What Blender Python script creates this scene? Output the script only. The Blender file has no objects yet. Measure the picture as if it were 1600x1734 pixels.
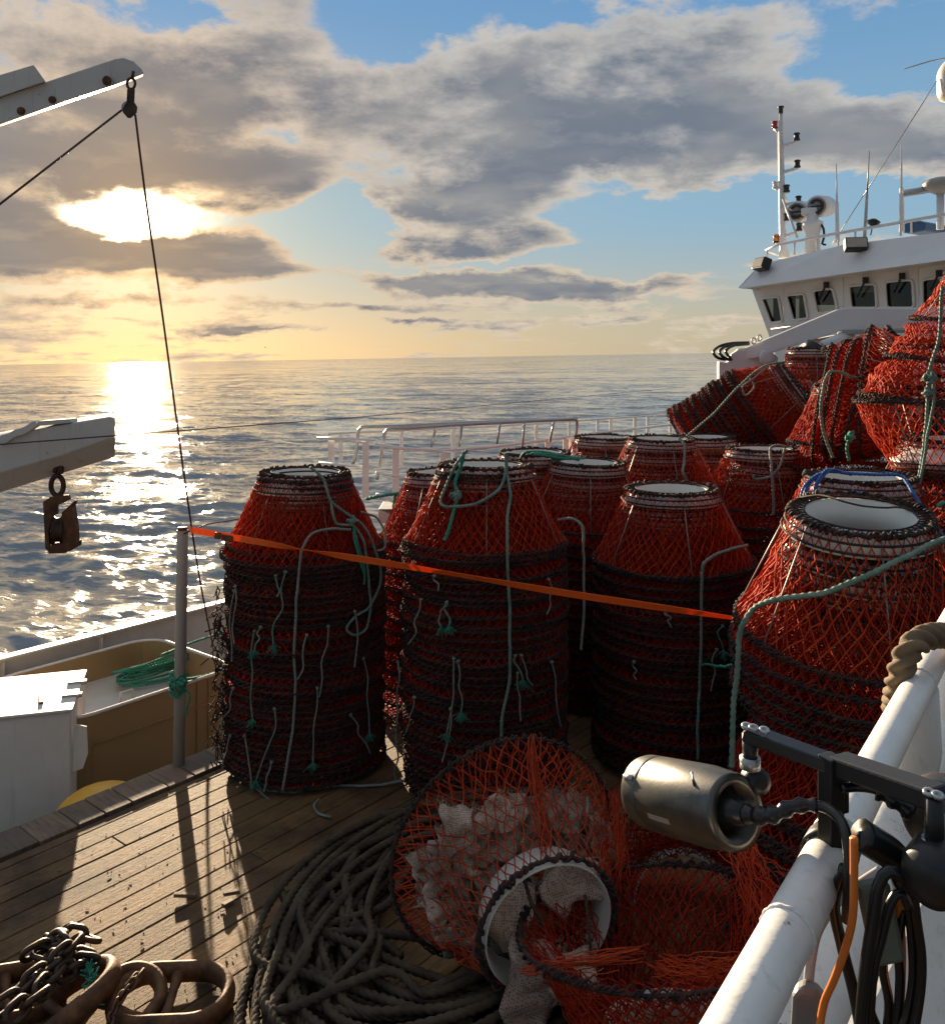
import bpy, bmesh, math, random
import numpy as np
from mathutils import Vector, Matrix, Quaternion

S = bpy.context.scene
C = S.collection
R = math.radians
rng = np.random.default_rng(7)
random.seed(7)

# ------------------------------------------------------------------ camera, frame of the boat
# The boat (and the photographer standing on it) heels a little; everything on board is built upright in the
# boat's own frame and heeled together at the end of the script.
F, PX, PY = 1500.0, 800.0, 604.0           # focal length and principal point, in pixels of a 1600 x 1734 frame
CZ = 6.4                                   # eye above the sea
DECK = CZ - 3.4                            # working deck
HEEL = Matrix.Translation((0, 0, CZ)) @ Matrix.Rotation(R(0.94), 4, 'Y') @ Matrix.Translation((0, 0, -CZ))

def P(px, py, d):
    return Vector(((px - PX) / F * d, d, (PY - py) / F * d + CZ))

cam_d = bpy.data.cameras.new("camera")
cam = bpy.data.objects.new("camera", cam_d)
C.objects.link(cam)
cam_d.sensor_fit = 'HORIZONTAL'
cam_d.sensor_width = 36
cam_d.lens = 36 * F / 1600
cam_d.shift_x = 0
cam_d.shift_y = -(867 - PY) / 1600
cam_d.clip_start = 0.05
cam_d.clip_end = 100000
cam.matrix_world = HEEL @ Matrix.Translation((0, 0, CZ)) @ Matrix.Rotation(R(90), 4, 'X')
S.camera = cam

# ------------------------------------------------------------------ light
sun_c = Vector(((228 - PX) / F, 1.0, (PY - 366) / F)).normalized()
SUN = (HEEL.to_3x3() @ sun_c).normalized()
SUN_EL = math.asin(SUN.z)
SUN_AZ = math.atan2(SUN.x, SUN.y)
sl = bpy.data.lights.new("sun", 'SUN')
sl.energy = 5.0
sl.angle = R(0.6)
sl.color = (1.0, 0.78, 0.52)
so = bpy.data.objects.new("sun", sl)
C.objects.link(so)
so.location = (0, 0, 60)
so.rotation_euler = SUN.to_track_quat('Z', 'Y').to_euler()

S.render.engine = 'CYCLES'
S.view_settings.view_transform = 'Standard'
S.view_settings.look = 'None'
S.view_settings.gamma = 1
S.view_settings.exposure = 1.5
S.cycles.use_denoising = True
S.cycles.max_bounces = 6
S.cycles.diffuse_bounces = 3
S.cycles.glossy_bounces = 3
S.cycles.transparent_max_bounces = 8
S.cycles.sample_clamp_indirect = 4

# ------------------------------------------------------------------ sky: Nishita air with a layer of procedural cloud
world = bpy.data.worlds.new("World")
S.world = world
world.use_nodes = True
nt = world.node_tree
for n in list(nt.nodes):
    nt.nodes.remove(n)

def _lnk(node, i, v):
    if hasattr(v, 'is_linked'):
        nt.links.new(v, node.inputs[i])
    else:
        node.inputs[i].default_value = v

def M(op, *a, clamp=False):
    n = nt.nodes.new('ShaderNodeMath'); n.operation = op; n.use_clamp = clamp
    for i, v in enumerate(a):
        _lnk(n, i, v)
    return n.outputs[0]

def VM(op, *a):
    n = nt.nodes.new('ShaderNodeVectorMath'); n.operation = op
    for i, v in enumerate(a):
        _lnk(n, i, v)
    return n.outputs['Value'] if op in ('DOT_PRODUCT', 'LENGTH') else n.outputs['Vector']

def XYZ(x, y, z):
    n = nt.nodes.new('ShaderNodeCombineXYZ')
    for i, v in enumerate((x, y, z)):
        _lnk(n, i, v)
    return n.outputs[0]

def STEP(v, a, b, lo=0.0, hi=1.0):
    n = nt.nodes.new('ShaderNodeMapRange'); n.interpolation_type = 'SMOOTHSTEP'
    for i, q in enumerate((v, a, b, lo, hi)):
        _lnk(n, i, q)
    return n.outputs[0]

def MIX(f, a, b, mode='MIX'):
    n = nt.nodes.new('ShaderNodeMix'); n.data_type = 'RGBA'; n.blend_type = mode
    _lnk(n, 0, f)
    for i, v in ((6, a), (7, b)):
        if hasattr(v, 'is_linked'):
            nt.links.new(v, n.inputs[i])
        else:
            n.inputs[i].default_value = (*v, 1)
    return n.outputs[2]

def NOISE(vec, scale, detail=4, rough=0.55, dist=0.0):
    n = nt.nodes.new('ShaderNodeTexNoise')
    n.inputs['Scale'].default_value = scale; n.inputs['Detail'].default_value = detail
    n.inputs['Roughness'].default_value = rough; n.inputs['Distortion'].default_value = dist
    nt.links.new(vec, n.inputs['Vector'])
    return n.outputs['Fac'], n.outputs['Color']

tc = nt.nodes.new('ShaderNodeTexCoord')
dirv = VM('NORMALIZE', tc.outputs['Generated'])
sx = nt.nodes.new('ShaderNodeSeparateXYZ'); nt.links.new(dirv, sx.inputs[0])
X_, Y_, Z_ = sx.outputs
az = M('ARCTAN2', X_, Y_)
el = M('ARCSINE', Z_)
elp = M('MAXIMUM', el, 0.0)
# cloud-layer coordinates: perspective of a flat layer seen from below
den = M('ADD', M('MAXIMUM', Z_, 0.0), 0.16)
lay = XYZ(M('DIVIDE', X_, den), M('DIVIDE', Y_, den), 0.0)
ae = XYZ(az, el, 0.0)
n_big, c_big = NOISE(lay, 1.6, 3, 0.5)
n_det, _ = NOISE(lay, 3.0, 10, 0.62, 0.15)
aest = XYZ(M('MULTIPLY', az, 0.55), el, 0.37)
n_ae, c_ae = NOISE(aest, 10.0, 10, 0.62, 0.15)
warp = VM('MULTIPLY', VM('SUBTRACT', c_ae, (0.5, 0.5, 0.5)), (0.16, 0.085, 0.0))
aew = VM('ADD', ae, warp)

def ang(px, py):
    c = HEEL.to_3x3() @ Vector(((px - PX) / F, 1.0, (PY - py) / F)).normalized()
    return math.atan2(c.x, c.y), math.asin(c.z)

BLOBS = [  # centre and half-axes in the frame's pixels, weight: banks of cloud and the openings between them
    (250, 60, 520, 150, .62), (900, 190, 460, 115, .70), (1270, 170, 260, 125, .62), (620, 240, 380, 60, .40),
    (1500, 235, 240, 60, .65), (1000, 290, 330, 50, .5), (1200, 90, 200, 60, .25), (0, 230, 220, 90, .75),
    (310, 295, 240, 52, 1.3), (470, 320, 85, 45, .45), (790, 345, 190, 45, 1.2), (830, 415, 190, 26, 1.1), (960, 395, 90, 20, .7),
    (80, 412, 200, 44, 1.9), (385, 448, 125, 32, 1.8), (780, 465, 190, 20, 1.4), (980, 482, 180, 15, 1.3),
    (1180, 460, 170, 20, .45), (1120, 500, 130, 16, .5), (600, 520, 190, 11, 1.1), (180, 512, 120, 11, 1.0), (700, 540, 90, 5, .9), (420, 556, 120, 4, .8),
    (1060, 540, 160, 10, .55), (800, 548, 160, 9, .4), (300, 548, 260, 7, .4), (1240, 545, 70, 12, .45),
    (1245, 352, 50, 14, .6), (1590, 300, 110, 60, .7), (1560, 470, 120, 40, .2),
    (625, 40, 75, 55, -1.0), (1480, 45, 170, 40, -.55), (1530, 120, 140, 45, -1.2), (455, 222, 70, 22, -.4),
    (570, 370, 90, 85, -1.7), (1000, 310, 60, 18, -.7), (1330, 120, 90, 22, -.5), (1120, 385, 200, 65, -1.7), (1240, 420, 120, 30, -.6), (235, 368, 110, 27, -1.2), (225, 410, 240, 12, .7), (240, 458, 30, 8, -.5),
    (1350, 330, 160, 50, -.7), (690, 20, 120, 30, -.5), (760, 440, 200, 9, -.6),
]
acc = 0.0
for (bx, by, rx, ry, w) in BLOBS:
    a0, e0 = ang(bx, by)
    ia, ie = 1 / (rx / F), 1 / (ry / F)
    q = VM('MULTIPLY_ADD', aew, (ia, ie, 0), (-a0 * ia, -e0 * ie, 0))
    d2 = VM('DOT_PRODUCT', q, q)
    acc = M('MULTIPLY_ADD', M('POWER', 0.36788, d2), w, acc)
# open sky all round outside the photograph carries the same broken layer
side = STEP(M('ABSOLUTE', az), 0.62, 1.1)
high = STEP(el, 0.45, 0.75)
rest = M('MAXIMUM', side, high)
acc = M('ADD', acc, M('MULTIPLY', high, 0.45))
acc = M('ADD', acc, M('MULTIPLY', M('ADD', M('MULTIPLY', M('SUBTRACT', n_big, 0.5), 2.6), 0.1), rest))
mixn = M('ADD', M('MULTIPLY', n_det, 0.50), M('MULTIPLY', n_ae, 0.70))
D = M('ADD', acc, M('MULTIPLY', M('SUBTRACT', mixn, 0.6), 4.0))
cover = STEP(D, 0.06, 0.44)
core = STEP(D, 0.22, 1.15)
# relief: the sunward side of each billow is brighter
off = Vector((SUN.x, SUN.y, 0)).normalized() * 0.12
n_r1, _ = NOISE(lay, 4.2, 5, 0.55)
n_r2, _ = NOISE(VM('ADD', lay, tuple(off)), 4.2, 5, 0.55)
relief = M('MULTIPLY', M('SUBTRACT', n_r1, n_r2), 1.5)
cosun = VM('DOT_PRODUCT', dirv, tuple(SUN))
angs = M('ARCCOSINE', M('MINIMUM', cosun, 0.99999))
near = M('POWER', 0.36788, M('POWER', M('DIVIDE', angs, 0.19), 1.4))
glow = M('POWER', 0.36788, M('POWER', M('DIVIDE', angs, 0.075), 1.6))
hq = VM('MULTIPLY', VM('SUBTRACT', aew, (SUN_AZ, SUN_EL, 0.0)), (1 / 0.044, 1 / 0.015, 0.0))
halo = M('POWER', 0.36788, VM('DOT_PRODUCT', hq, hq))

sky = nt.nodes.new('ShaderNodeTexSky')
sky.sky_type = 'NISHITA'
sky.sun_disc = False
sky.sun_elevation = SUN_EL
sky.sun_rotation = SUN_AZ
sky.altitude = 0
sky.air_density = 1.0
sky.dust_density = 0.7
sky.ozone_density = 2.5
UNIT = 1.0 / 0.1
def col(r, g, b, k=1.0):
    return (r * k * UNIT, g * k * UNIT, b * k * UNIT)
lowband = M('POWER', 0.36788, M('DIVIDE', elp, 0.055))
lowwide = M('POWER', 0.36788, M('DIVIDE', elp, 0.13))
air = MIX(1.0, sky.outputs[0], (0.22, 0.25, 0.30), 'MULTIPLY')
wide = M('POWER', 0.36788, M('POWER', M('DIVIDE', angs, 0.34), 1.5))
hor = MIX(wide, col(0.20, 0.19, 0.155), col(0.30, 0.195, 0.108))
mid = MIX(wide, col(0.105, 0.185, 0.27), col(0.165, 0.195, 0.19))
top = col(0.058, 0.135, 0.26)
grad = MIX(STEP(el, 0.01, 0.16), hor, mid)
grad = MIX(STEP(el, 0.14, 0.42), grad, top)
clear = MIX(0.8, air, grad)
edge = MIX(near, MIX(STEP(el, 0.06, 0.26), col(0.25, 0.22, 0.185), col(0.20, 0.20, 0.205)), col(0.34, 0.235, 0.135))
grey = MIX(STEP(n_big, 0.40, 0.62), col(0.060, 0.072, 0.098), col(0.104, 0.110, 0.124))
heart = MIX(near, grey, col(0.115, 0.088, 0.070))
body = MIX(M('ADD', core, M('MULTIPLY', relief, -0.55), clamp=True), edge, heart)
skyc = MIX(M('MULTIPLY', cover, 0.94), clear, body)
lit = MIX(1.0, skyc, MIX(M('MULTIPLY', glow, M('SUBTRACT', 1.0, M('MULTIPLY', core, 0.8))), (0, 0, 0), col(0.26, 0.16, 0.065)), 'ADD')
burst = M('MULTIPLY', halo, M('POWER', M('SUBTRACT', 1.0, core, clamp=True), 1.3))
lit = MIX(1.0, lit, MIX(burst, (0, 0, 0), col(3.5, 3.0, 2.2)), 'ADD')
# the sky at the photographer's back is away from the sun and duller
back = STEP(VM('DOT_PRODUCT', dirv, (SUN.x, SUN.y, 0.0)), 0.45, -0.5, 1.0, 0.55)
outc = MIX(1.0, lit, XYZ(back, back, back), 'MULTIPLY')
up = STEP(el, 0.42, 0.8, 1.0, 1.3)
outc = MIX(1.0, outc, XYZ(up, M('MULTIPLY', up, 0.96), M('MULTIPLY', up, 0.88)), 'MULTIPLY')
bg = nt.nodes.new('ShaderNodeBackground')
bg.inputs['Strength'].default_value = 0.1
nt.links.new(outc, bg.inputs['Color'])
wo = nt.nodes.new('ShaderNodeOutputWorld')
nt.links.new(bg.outputs[0], wo.inputs['Surface'])
world.cycles.sampling_method = 'MANUAL'
world.cycles.sample_map_resolution = 1024

# ------------------------------------------------------------------ helpers
class MB:
    """collects shapes; build() links them as one mesh object"""
    def __init__(s):
        s.v = []; s.f = []; s.sm = []; s.n = 0
    def add(s, v, f, smooth=False):
        v = np.asarray(v, float).reshape(-1, 3)
        s.v.append(v)
        s.f.extend([tuple(int(i) + s.n for i in q) for q in f])
        s.sm.extend([smooth] * len(f))
        s.n += len(v)
        return s
    def box(s, c, size, rot=None, taper=1.0):
        hx, hy, hz = [q / 2 for q in size]
        v = np.array([(-hx, -hy, -hz), (hx, -hy, -hz), (hx, hy, -hz), (-hx, hy, -hz),
                      (-hx * taper, -hy * taper, hz), (hx * taper, -hy * taper, hz), (hx * taper, hy * taper, hz), (-hx * taper, hy * taper, hz)])
        if rot is not None:
            v = v @ np.array(rot.to_3x3()).T
        v = v + np.array(c)
        return s.add(v, [(0, 3, 2, 1), (4, 5, 6, 7), (0, 1, 5, 4), (1, 2, 6, 5), (2, 3, 7, 6), (3, 0, 4, 7)])
    def hexa(s, v8):
        return s.add([tuple(q) for q in v8], [(0, 3, 2, 1), (4, 5, 6, 7), (0, 1, 5, 4), (1, 2, 6, 5), (2, 3, 7, 6), (3, 0, 4, 7)])
    def prism(s, poly, ext):
        n = len(poly); e = np.array(ext, float)
        a = np.array([tuple(p) for p in poly], float)
        return s.add(np.vstack([a, a + e]), [tuple(range(n))[::-1], tuple(range(n, 2 * n))] + [(i, (i + 1) % n, n + (i + 1) % n, n + i) for i in range(n)])
    def tube(s, pts, r, n=8, closed=False, caps=True, lobes=0, pitch=None, ry=None, roll=0.0):
        p = np.array([tuple(q) for q in pts], float)
        m = len(p)
        r = np.full(m, r, float) if np.isscalar(r) else np.asarray(r, float)
        if closed:
            t = np.roll(p, -1, 0) - np.roll(p, 1, 0)
        else:
            t = np.gradient(p, axis=0)
        t /= np.linalg.norm(t, axis=1)[:, None] + 1e-12
        u = np.cross(t[0], (0, 0, 1.0))
        if np.linalg.norm(u) < 1e-3:
            u = np.cross(t[0], (1.0, 0, 0))
        u /= np.linalg.norm(u)
        U = np.empty((m, 3)); U[0] = u
        for i in range(1, m):
            u = u - t[i] * u.dot(t[i]); u /= np.linalg.norm(u) + 1e-12
            U[i] = u
        W = np.cross(t, U)
        a = np.arange(n) * 2 * np.pi / n + roll
        L = np.concatenate([[0], np.cumsum(np.linalg.norm(np.diff(p, axis=0), axis=1))])
        rr = np.repeat(r[:, None], n, 1)
        if lobes:
            ph = 2 * np.pi * L / pitch
            rr = rr * (0.50 + 0.54 * np.abs(np.cos(lobes / 2 * (a[None, :] - ph[:, None]))))
        ky = 1.0 if ry is None else ry
        ring = p[:, None, :] + rr[:, :, None] * (np.cos(a)[None, :, None] * U[:, None, :] + ky * np.sin(a)[None, :, None] * W[:, None, :])
        f = []
        for i in range(m if closed else m - 1):
            j = (i + 1) % m
            for k in range(n):
                l = (k + 1) % n
                f.append((i * n + k, i * n + l, j * n + l, j * n + k))
        if caps and not closed:
            f.append(tuple(range(n))[::-1]); f.append(tuple((m - 1) * n + k for k in range(n)))
        return s.add(ring.reshape(-1, 3), f, True)
    def rope(s, pts, r, lobes=3, n=12, closed=False, step=None, pitch=None):
        pitch = pitch or 7.0 * r
        q = spline(pts, step or pitch / 9, closed)
        return s.tube(q, r, n, closed, True, lobes, pitch)
    def lathe(s, prof, org=(0, 0, 0), axis=(0, 0, 1), n=32, smooth=True, close=False):
        q = Vector((0, 0, 1)).rotation_difference(Vector(axis).normalized()).to_matrix()
        m = len(prof); a = np.arange(n) * 2 * np.pi / n
        v = np.array([[(r * math.cos(t), r * math.sin(t), z) for t in a] for r, z in prof]).reshape(-1, 3)
        v = v @ np.array(q).T + np.array(org)
        f = []
        for i in range(m if close else m - 1):
            j = (i + 1) % m
            for k in range(n):
                l = (k + 1) % n
                f.append((i * n + k, i * n + l, j * n + l, j * n + k))
        if not close:
            f.append(tuple(range(n))[::-1]); f.append(tuple((m - 1) * n + k for k in range(n)))
        return s.add(v, f, smooth)
    def segs(s, A, B, r, n=3):
        """many straight strands at once: a prism from each A to its B"""
        A = np.asarray(A, float); B = np.asarray(B, float)
        d = B - A; d /= np.linalg.norm(d, axis=1)[:, None] + 1e-12
        ref = np.tile(np.array([[0.31, 0.22, 0.93]]), (len(A), 1))
        u = np.cross(d, ref); u /= np.linalg.norm(u, axis=1)[:, None] + 1e-12
        w = np.cross(d, u)
        k = np.arange(n) * 2 * np.pi / n
        o = r * (np.cos(k)[None, :, None] * u[:, None, :] + np.sin(k)[None, :, None] * w[:, None, :])
        v = np.concatenate([A[:, None, :] + o, B[:, None, :] + o], 1).reshape(-1, 3)
        base = np.arange(len(A)) * 2 * n
        f = []
        for j in range(n):
            l = (j + 1) % n
            f.append(np.stack([base + j, base + l, base + n + l, base + n + j], 1))
        f = np.concatenate(f)
        return s.add(v, f.tolist(), True)
    def mesh(s, name):
        me = bpy.data.meshes.new(name)
        v = np.vstack(s.v)
        me.from_pydata(v.tolist(), [], s.f)
        me.polygons.foreach_set('use_smooth', s.sm)
        me.update()
        return me
    def build(s, name, mat, parent=None, bevel=0.0, seg=2):
        off = OFF.get(parent.name, Vector((0, 0, 0))) if parent is not None else Vector((0, 0, 0))
        if off.length > 0:
            for a in s.v:
                a -= np.array(off)
        me = s.mesh(name)
        me.materials.append(mat)
        o = bpy.data.objects.new(name, me)
        C.objects.link(o)
        if parent is not None:
            o.parent = parent
            OFF[o.name] = off
        if bevel:
            b = o.modifiers.new('bevel', 'BEVEL'); b.width = bevel; b.segments = seg
            b.limit_method = 'ANGLE'; b.angle_limit = R(35); b.harden_normals = False
        return o

OFF = {}

def spline(pts, step, closed=False):
    """Catmull-Rom through pts, resampled to about `step`"""
    p = np.array([tuple(q) for q in pts], float)
    n = len(p)
    if n == 2 and not closed:
        k = max(2, int(np.linalg.norm(p[1] - p[0]) / step) + 1)
        return p[0] + (p[1] - p[0]) * np.linspace(0, 1, k)[:, None]
    out = []
    idx = range(n if closed else n - 1)
    for i in idx:
        if closed:
            a, b, c, d = p[i - 1], p[i], p[(i + 1) % n], p[(i + 2) % n]
        else:
            a = p[max(i - 1, 0)]; b = p[i]; c = p[i + 1]; d = p[min(i + 2, n - 1)]
        k = max(1, int(round(np.linalg.norm(c - b) / step)))
        t = (np.arange(k) / k)[:, None]
        out.append(0.5 * (2 * b + (c - a) * t + (2 * a - 5 * b + 4 * c - d) * t ** 2 + (3 * b - a - 3 * c + d) * t ** 3))
    if not closed:
        out.append(p[-1:])
    return np.vstack(out)

def thing(name, label, cat, loc=(0, 0, 0), group=None):
    o = bpy.data.objects.new(name, None)
    C.objects.link(o)
    o.location = loc
    o.empty_display_size = 0.1
    o['label'] = label; o['category'] = cat
    if group: o['group'] = group
    OFF[o.name] = Vector(loc)
    return o

def tag(o, label, cat, group=None):
    o['label'] = label; o['category'] = cat
    if group: o['group'] = group
    return o

def struct(o, kind='structure'):
    o['kind'] = kind
    return o

def dup(root, label=None, group=None):
    r = root.copy(); C.objects.link(r)
    if label: r['label'] = label
    if group: r['group'] = group
    for ch in root.children:
        c = ch.copy(); C.objects.link(c); c.parent = r
        for g in ch.children:
            d = g.copy(); C.objects.link(d); d.parent = c
    return r

# ------------------------------------------------------------------ materials
class NM:
    def __init__(s, name):
        s.m = bpy.data.materials.new(name); s.m.use_nodes = True
        s.t = s.m.node_tree
        s.b = s.t.nodes['Principled BSDF']; s.out = s.t.nodes['Material Output']
    def node(s, typ, **kw):
        n = s.t.nodes.new(typ)
        for k, v in kw.items():
            setattr(n, k, v)
        return n
    def ln(s, a, b):
        s.t.links.new(a, b)
    def obj(s, scale=(1, 1, 1), rot=(0, 0, 0)):
        tc = s.node('ShaderNodeTexCoord'); mp = s.node('ShaderNodeMapping')
        mp.inputs['Scale'].default_value = scale; mp.inputs['Rotation'].default_value = rot
        s.ln(tc.outputs['Object'], mp.inputs[0])
        return mp.outputs[0]
    def noise(s, vec, scale, detail=4, rough=0.55, dist=0):
        n = s.node('ShaderNodeTexNoise')
        n.inputs['Scale'].default_value = scale; n.inputs['Detail'].default_value = detail
        n.inputs['Roughness'].default_value = rough; n.inputs['Distortion'].default_value = dist
        s.ln(vec, n.inputs['Vector'])
        return n.outputs['Fac']
    def ramp(s, fac, stops):
        n = s.node('ShaderNodeValToRGB')
        e = n.color_ramp.elements
        while len(e) < len(stops): e.new(0.5)
        for q, (p, c) in zip(e, stops):
            q.position = p; q.color = (*c, 1) if len(c) == 3 else c
        s.ln(fac, n.inputs[0])
        return n.outputs[0]
    def mix(s, f, a, b, mode='MIX'):
        n = s.node('ShaderNodeMix', data_type='RGBA', blend_type=mode)
        if hasattr(f, 'is_linked'): s.ln(f, n.inputs[0])
        else: n.inputs[0].default_value = f
        for i, v in ((6, a), (7, b)):
            if hasattr(v, 'is_linked'): s.ln(v, n.inputs[i])
            else: n.inputs[i].default_value = (*v, 1)
        return n.outputs[2]
    def math(s, op, *a):
        n = s.node('ShaderNodeMath', operation=op)
        for i, v in enumerate(a):
            if hasattr(v, 'is_linked'): s.ln(v, n.inputs[i])
            else: n.inputs[i].default_value = v
        return n.outputs[0]
    def bump(s, h, strength=0.3, dist=0.01):
        n = s.node('ShaderNodeBump')
        n.inputs['Strength'].default_value = strength; n.inputs['Distance'].default_value = dist
        s.ln(h, n.inputs['Height'])
        s.ln(n.outputs[0], s.b.inputs['Normal'])
    def col(s, c):
        if hasattr(c, 'is_linked'): s.ln(c, s.b.inputs['Base Color'])
        else: s.b.inputs['Base Color'].default_value = (*c, 1)
        return s
    def pr(s, rough=0.5, metal=0.0, spec=0.5):
        s.b.inputs['Roughness'].default_value = rough
        s.b.inputs['Metallic'].default_value = metal
        s.b.inputs['Specular IOR Level'].default_value = spec
        return s

def paint(name, c, rust=0.35, rough=0.42, scale=3.0, dirt=(0.22, 0.15, 0.09)):
    """painted steel with grime and chips that show rust"""
    m = NM(name); v = m.obj()
    g = m.noise(v, scale, 6, 0.65)
    sp = m.noise(v, scale * 7, 5, 0.7)
    st = m.noise(m.obj((6, 6, 0.6)), scale, 4, 0.6)
    base = m.mix(m.ramp(g, [(0.35, (0, 0, 0)), (0.75, (0.5, 0.5, 0.5))]), c, tuple(x * 0.72 for x in c))
    base = m.mix(m.ramp(st, [(0.58, (0, 0, 0)), (0.85, (rust * 0.8,) * 3)]), base, dirt)
    base = m.mix(m.ramp(m.math('MULTIPLY', sp, g), [(0.40, (0, 0, 0)), (0.45, (rust * 2,) * 3)]), base, (0.10, 0.045, 0.02))
    m.col(base).pr(rough)
    m.bump(m.noise(v, scale * 9, 3), 0.12, 0.004)
    return m.m

def plain(name, c, rough=0.5, metal=0.0, var=0.3, scale=8, bump=0.1, dist=0.003):
    m = NM(name); v = m.obj()
    g = m.noise(v, scale, 5, 0.6)
    m.col(m.mix(g, tuple(x * (1 - var) for x in c), tuple(min(1, x * (1 + var)) for x in c))).pr(rough, metal)
    m.bump(m.noise(v, scale * 5, 4), bump, dist)
    return m.m

def twine(name, c, c2, rough=0.75, trans=0.3, scale=9):
    m = NM(name); v = m.obj()
    oi = m.node('ShaderNodeObjectInfo')
    va = m.node('ShaderNodeVectorMath', operation='ADD'); m.ln(v, va.inputs[0]); m.ln(oi.outputs['Random'], va.inputs[1])
    g = m.noise(va.outputs[0], scale, 4, 0.6)
    cc = m.mix(m.ramp(g, [(0.35, (0, 0, 0)), (0.7, (1, 1, 1))]), c, c2)
    m.col(cc).pr(rough, 0, 0.25)
    if trans:
        t = m.node('ShaderNodeBsdfTranslucent'); mx = m.node('ShaderNodeMixShader')
        mx.inputs[0].default_value = trans
        m.ln(cc, t.inputs[0]); m.ln(m.b.outputs[0], mx.inputs[1]); m.ln(t.outputs[0], mx.inputs[2])
        m.ln(mx.outputs[0], m.out.inputs['Surface'])
    return m.m

MAT = {}
MAT['net'] = twine('red_net_twine', (0.60, 0.038, 0.012), (0.72, 0.11, 0.028))
MAT['net_shade'] = twine('shaded_red_net_twine', (0.42, 0.022, 0.008), (0.56, 0.045, 0.014))  # darker copy of the red twine: shade among nested nets put into colour
MAT['rod'] = plain('dull_rod', (0.23, 0.20, 0.17), 0.5, 0.2, 0.4, 20)
MAT['net_orange'] = twine('orange_net_twine', (0.62, 0.09, 0.025), (0.42, 0.045, 0.02))
MAT['rope_dark'] = twine('dark_ring_rope', (0.016, 0.020, 0.024), (0.085, 0.036, 0.022), 0.85, 0.0, 14)
MAT['rope_green'] = twine('green_rope', (0.10, 0.19, 0.15), (0.21, 0.28, 0.24), 0.75, 0.0, 12)
MAT['rope_teal'] = twine('teal_rope', (0.03, 0.19, 0.13), (0.06, 0.28, 0.20), 0.75, 0.0, 12)
MAT['rope_grey'] = twine('grey_green_rope', (0.17, 0.20, 0.18), (0.26, 0.27, 0.24), 0.8, 0.0, 12)
MAT['rope_blue'] = twine('blue_rope', (0.03, 0.10, 0.34), (0.07, 0.18, 0.45), 0.6, 0.0, 12)
MAT['rope_black'] = twine('dark_hawser', (0.040, 0.028, 0.018), (0.105, 0.076, 0.048), 0.8, 0.0, 6)
MAT['rope_tan'] = twine('tan_hawser', (0.16, 0.11, 0.065), (0.25, 0.18, 0.11), 0.85, 0.0, 14)
MAT['collar'] = plain('white_plastic_collar', (0.66, 0.64, 0.58), 0.45, 0, 0.12, 5)
MAT['white'] = paint('white_paint', (0.82, 0.82, 0.81), 0.12, 0.38, 2.5)
MAT['white_clean'] = paint('white_house_paint', (0.70, 0.70, 0.71), 0.22, 0.35, 0.6)
MAT['white_worn'] = paint('worn_white_paint', (0.62, 0.60, 0.57), 0.6, 0.45, 3.0)
MAT['rail'] = paint('white_rail_paint', (0.80, 0.79, 0.76), 0.55, 0.38, 9)
MAT['grey_steel'] = paint('grey_steel_paint', (0.36, 0.35, 0.33), 0.3, 0.45, 3)
MAT['galv'] = plain('galvanised_steel', (0.38, 0.39, 0.40), 0.38, 0.7, 0.25, 14)
MAT['tank'] = paint('stained_tank_paint', (0.30, 0.20, 0.095), 0.7, 0.5, 1.6, (0.13, 0.075, 0.03))
MAT['tank_in'] = paint('tank_floor_paint', (0.50, 0.47, 0.43), 0.3, 0.4, 3)
MAT['black'] = plain('black_plastic', (0.012, 0.012, 0.013), 0.4, 0, 0.3, 20)
MAT['black_metal'] = plain('black_anodised_metal', (0.022, 0.023, 0.025), 0.42, 0.3, 0.3, 30)
MAT['rubber'] = plain('black_cable_rubber', (0.010, 0.010, 0.010), 0.3, 0, 0.3, 20)
MAT['orange'] = twine('orange_webbing', (0.95, 0.21, 0.035), (0.90, 0.17, 0.03), 0.6, 0.28, 30)
MAT['orange_cable'] = plain('orange_cable', (0.75, 0.20, 0.03), 0.4, 0, 0.1, 30)
MAT['grey_cable'] = plain('grey_cable', (0.42, 0.41, 0.40), 0.45, 0, 0.1, 30)
MAT['yellow'] = plain('yellow_float', (0.70, 0.36, 0.02), 0.45, 0, 0.15, 6)
MAT['blue'] = plain('blue_box', (0.03, 0.09, 0.19), 0.5, 0, 0.2, 6)
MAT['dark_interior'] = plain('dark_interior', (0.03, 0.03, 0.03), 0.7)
MAT['amber'] = plain('amber_lens', (0.55, 0.16, 0.03), 0.2)
MAT['red_lens'] = plain('red_lens', (0.35, 0.03, 0.03), 0.2)
MAT['bronze'] = None

m = NM('rusty_iron'); v = m.obj()
g = m.noise(v, 9, 7, 0.7)
m.col(m.ramp(g, [(0.3, (0.030, 0.016, 0.010)), (0.52, (0.13, 0.055, 0.022)), (0.72, (0.24, 0.12, 0.045))])).pr(0.62, 0.25)
m.bump(m.noise(v, 40, 6, 0.7), 0.6, 0.006)
MAT['rust'] = m.m

m = NM('dark_chain_iron'); v = m.obj()
g = m.noise(v, 14, 6, 0.7)
m.col(m.ramp(g, [(0.35, (0.022, 0.016, 0.013)), (0.7, (0.11, 0.06, 0.03))])).pr(0.5, 0.4)
m.bump(m.noise(v, 60, 5, 0.7), 0.5, 0.004)
MAT['chain'] = m.m

m = NM('lamp_metal'); v = m.obj()
g = m.noise(v, 30, 6, 0.7)
m.col(m.ramp(g, [(0.3, (0.075, 0.073, 0.068)), (0.7, (0.135, 0.130, 0.120))])).pr(0.36, 0.85)
m.bump(m.noise(v, 220, 3, 0.6), 0.08, 0.002)
MAT['bronze'] = m.m

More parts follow.
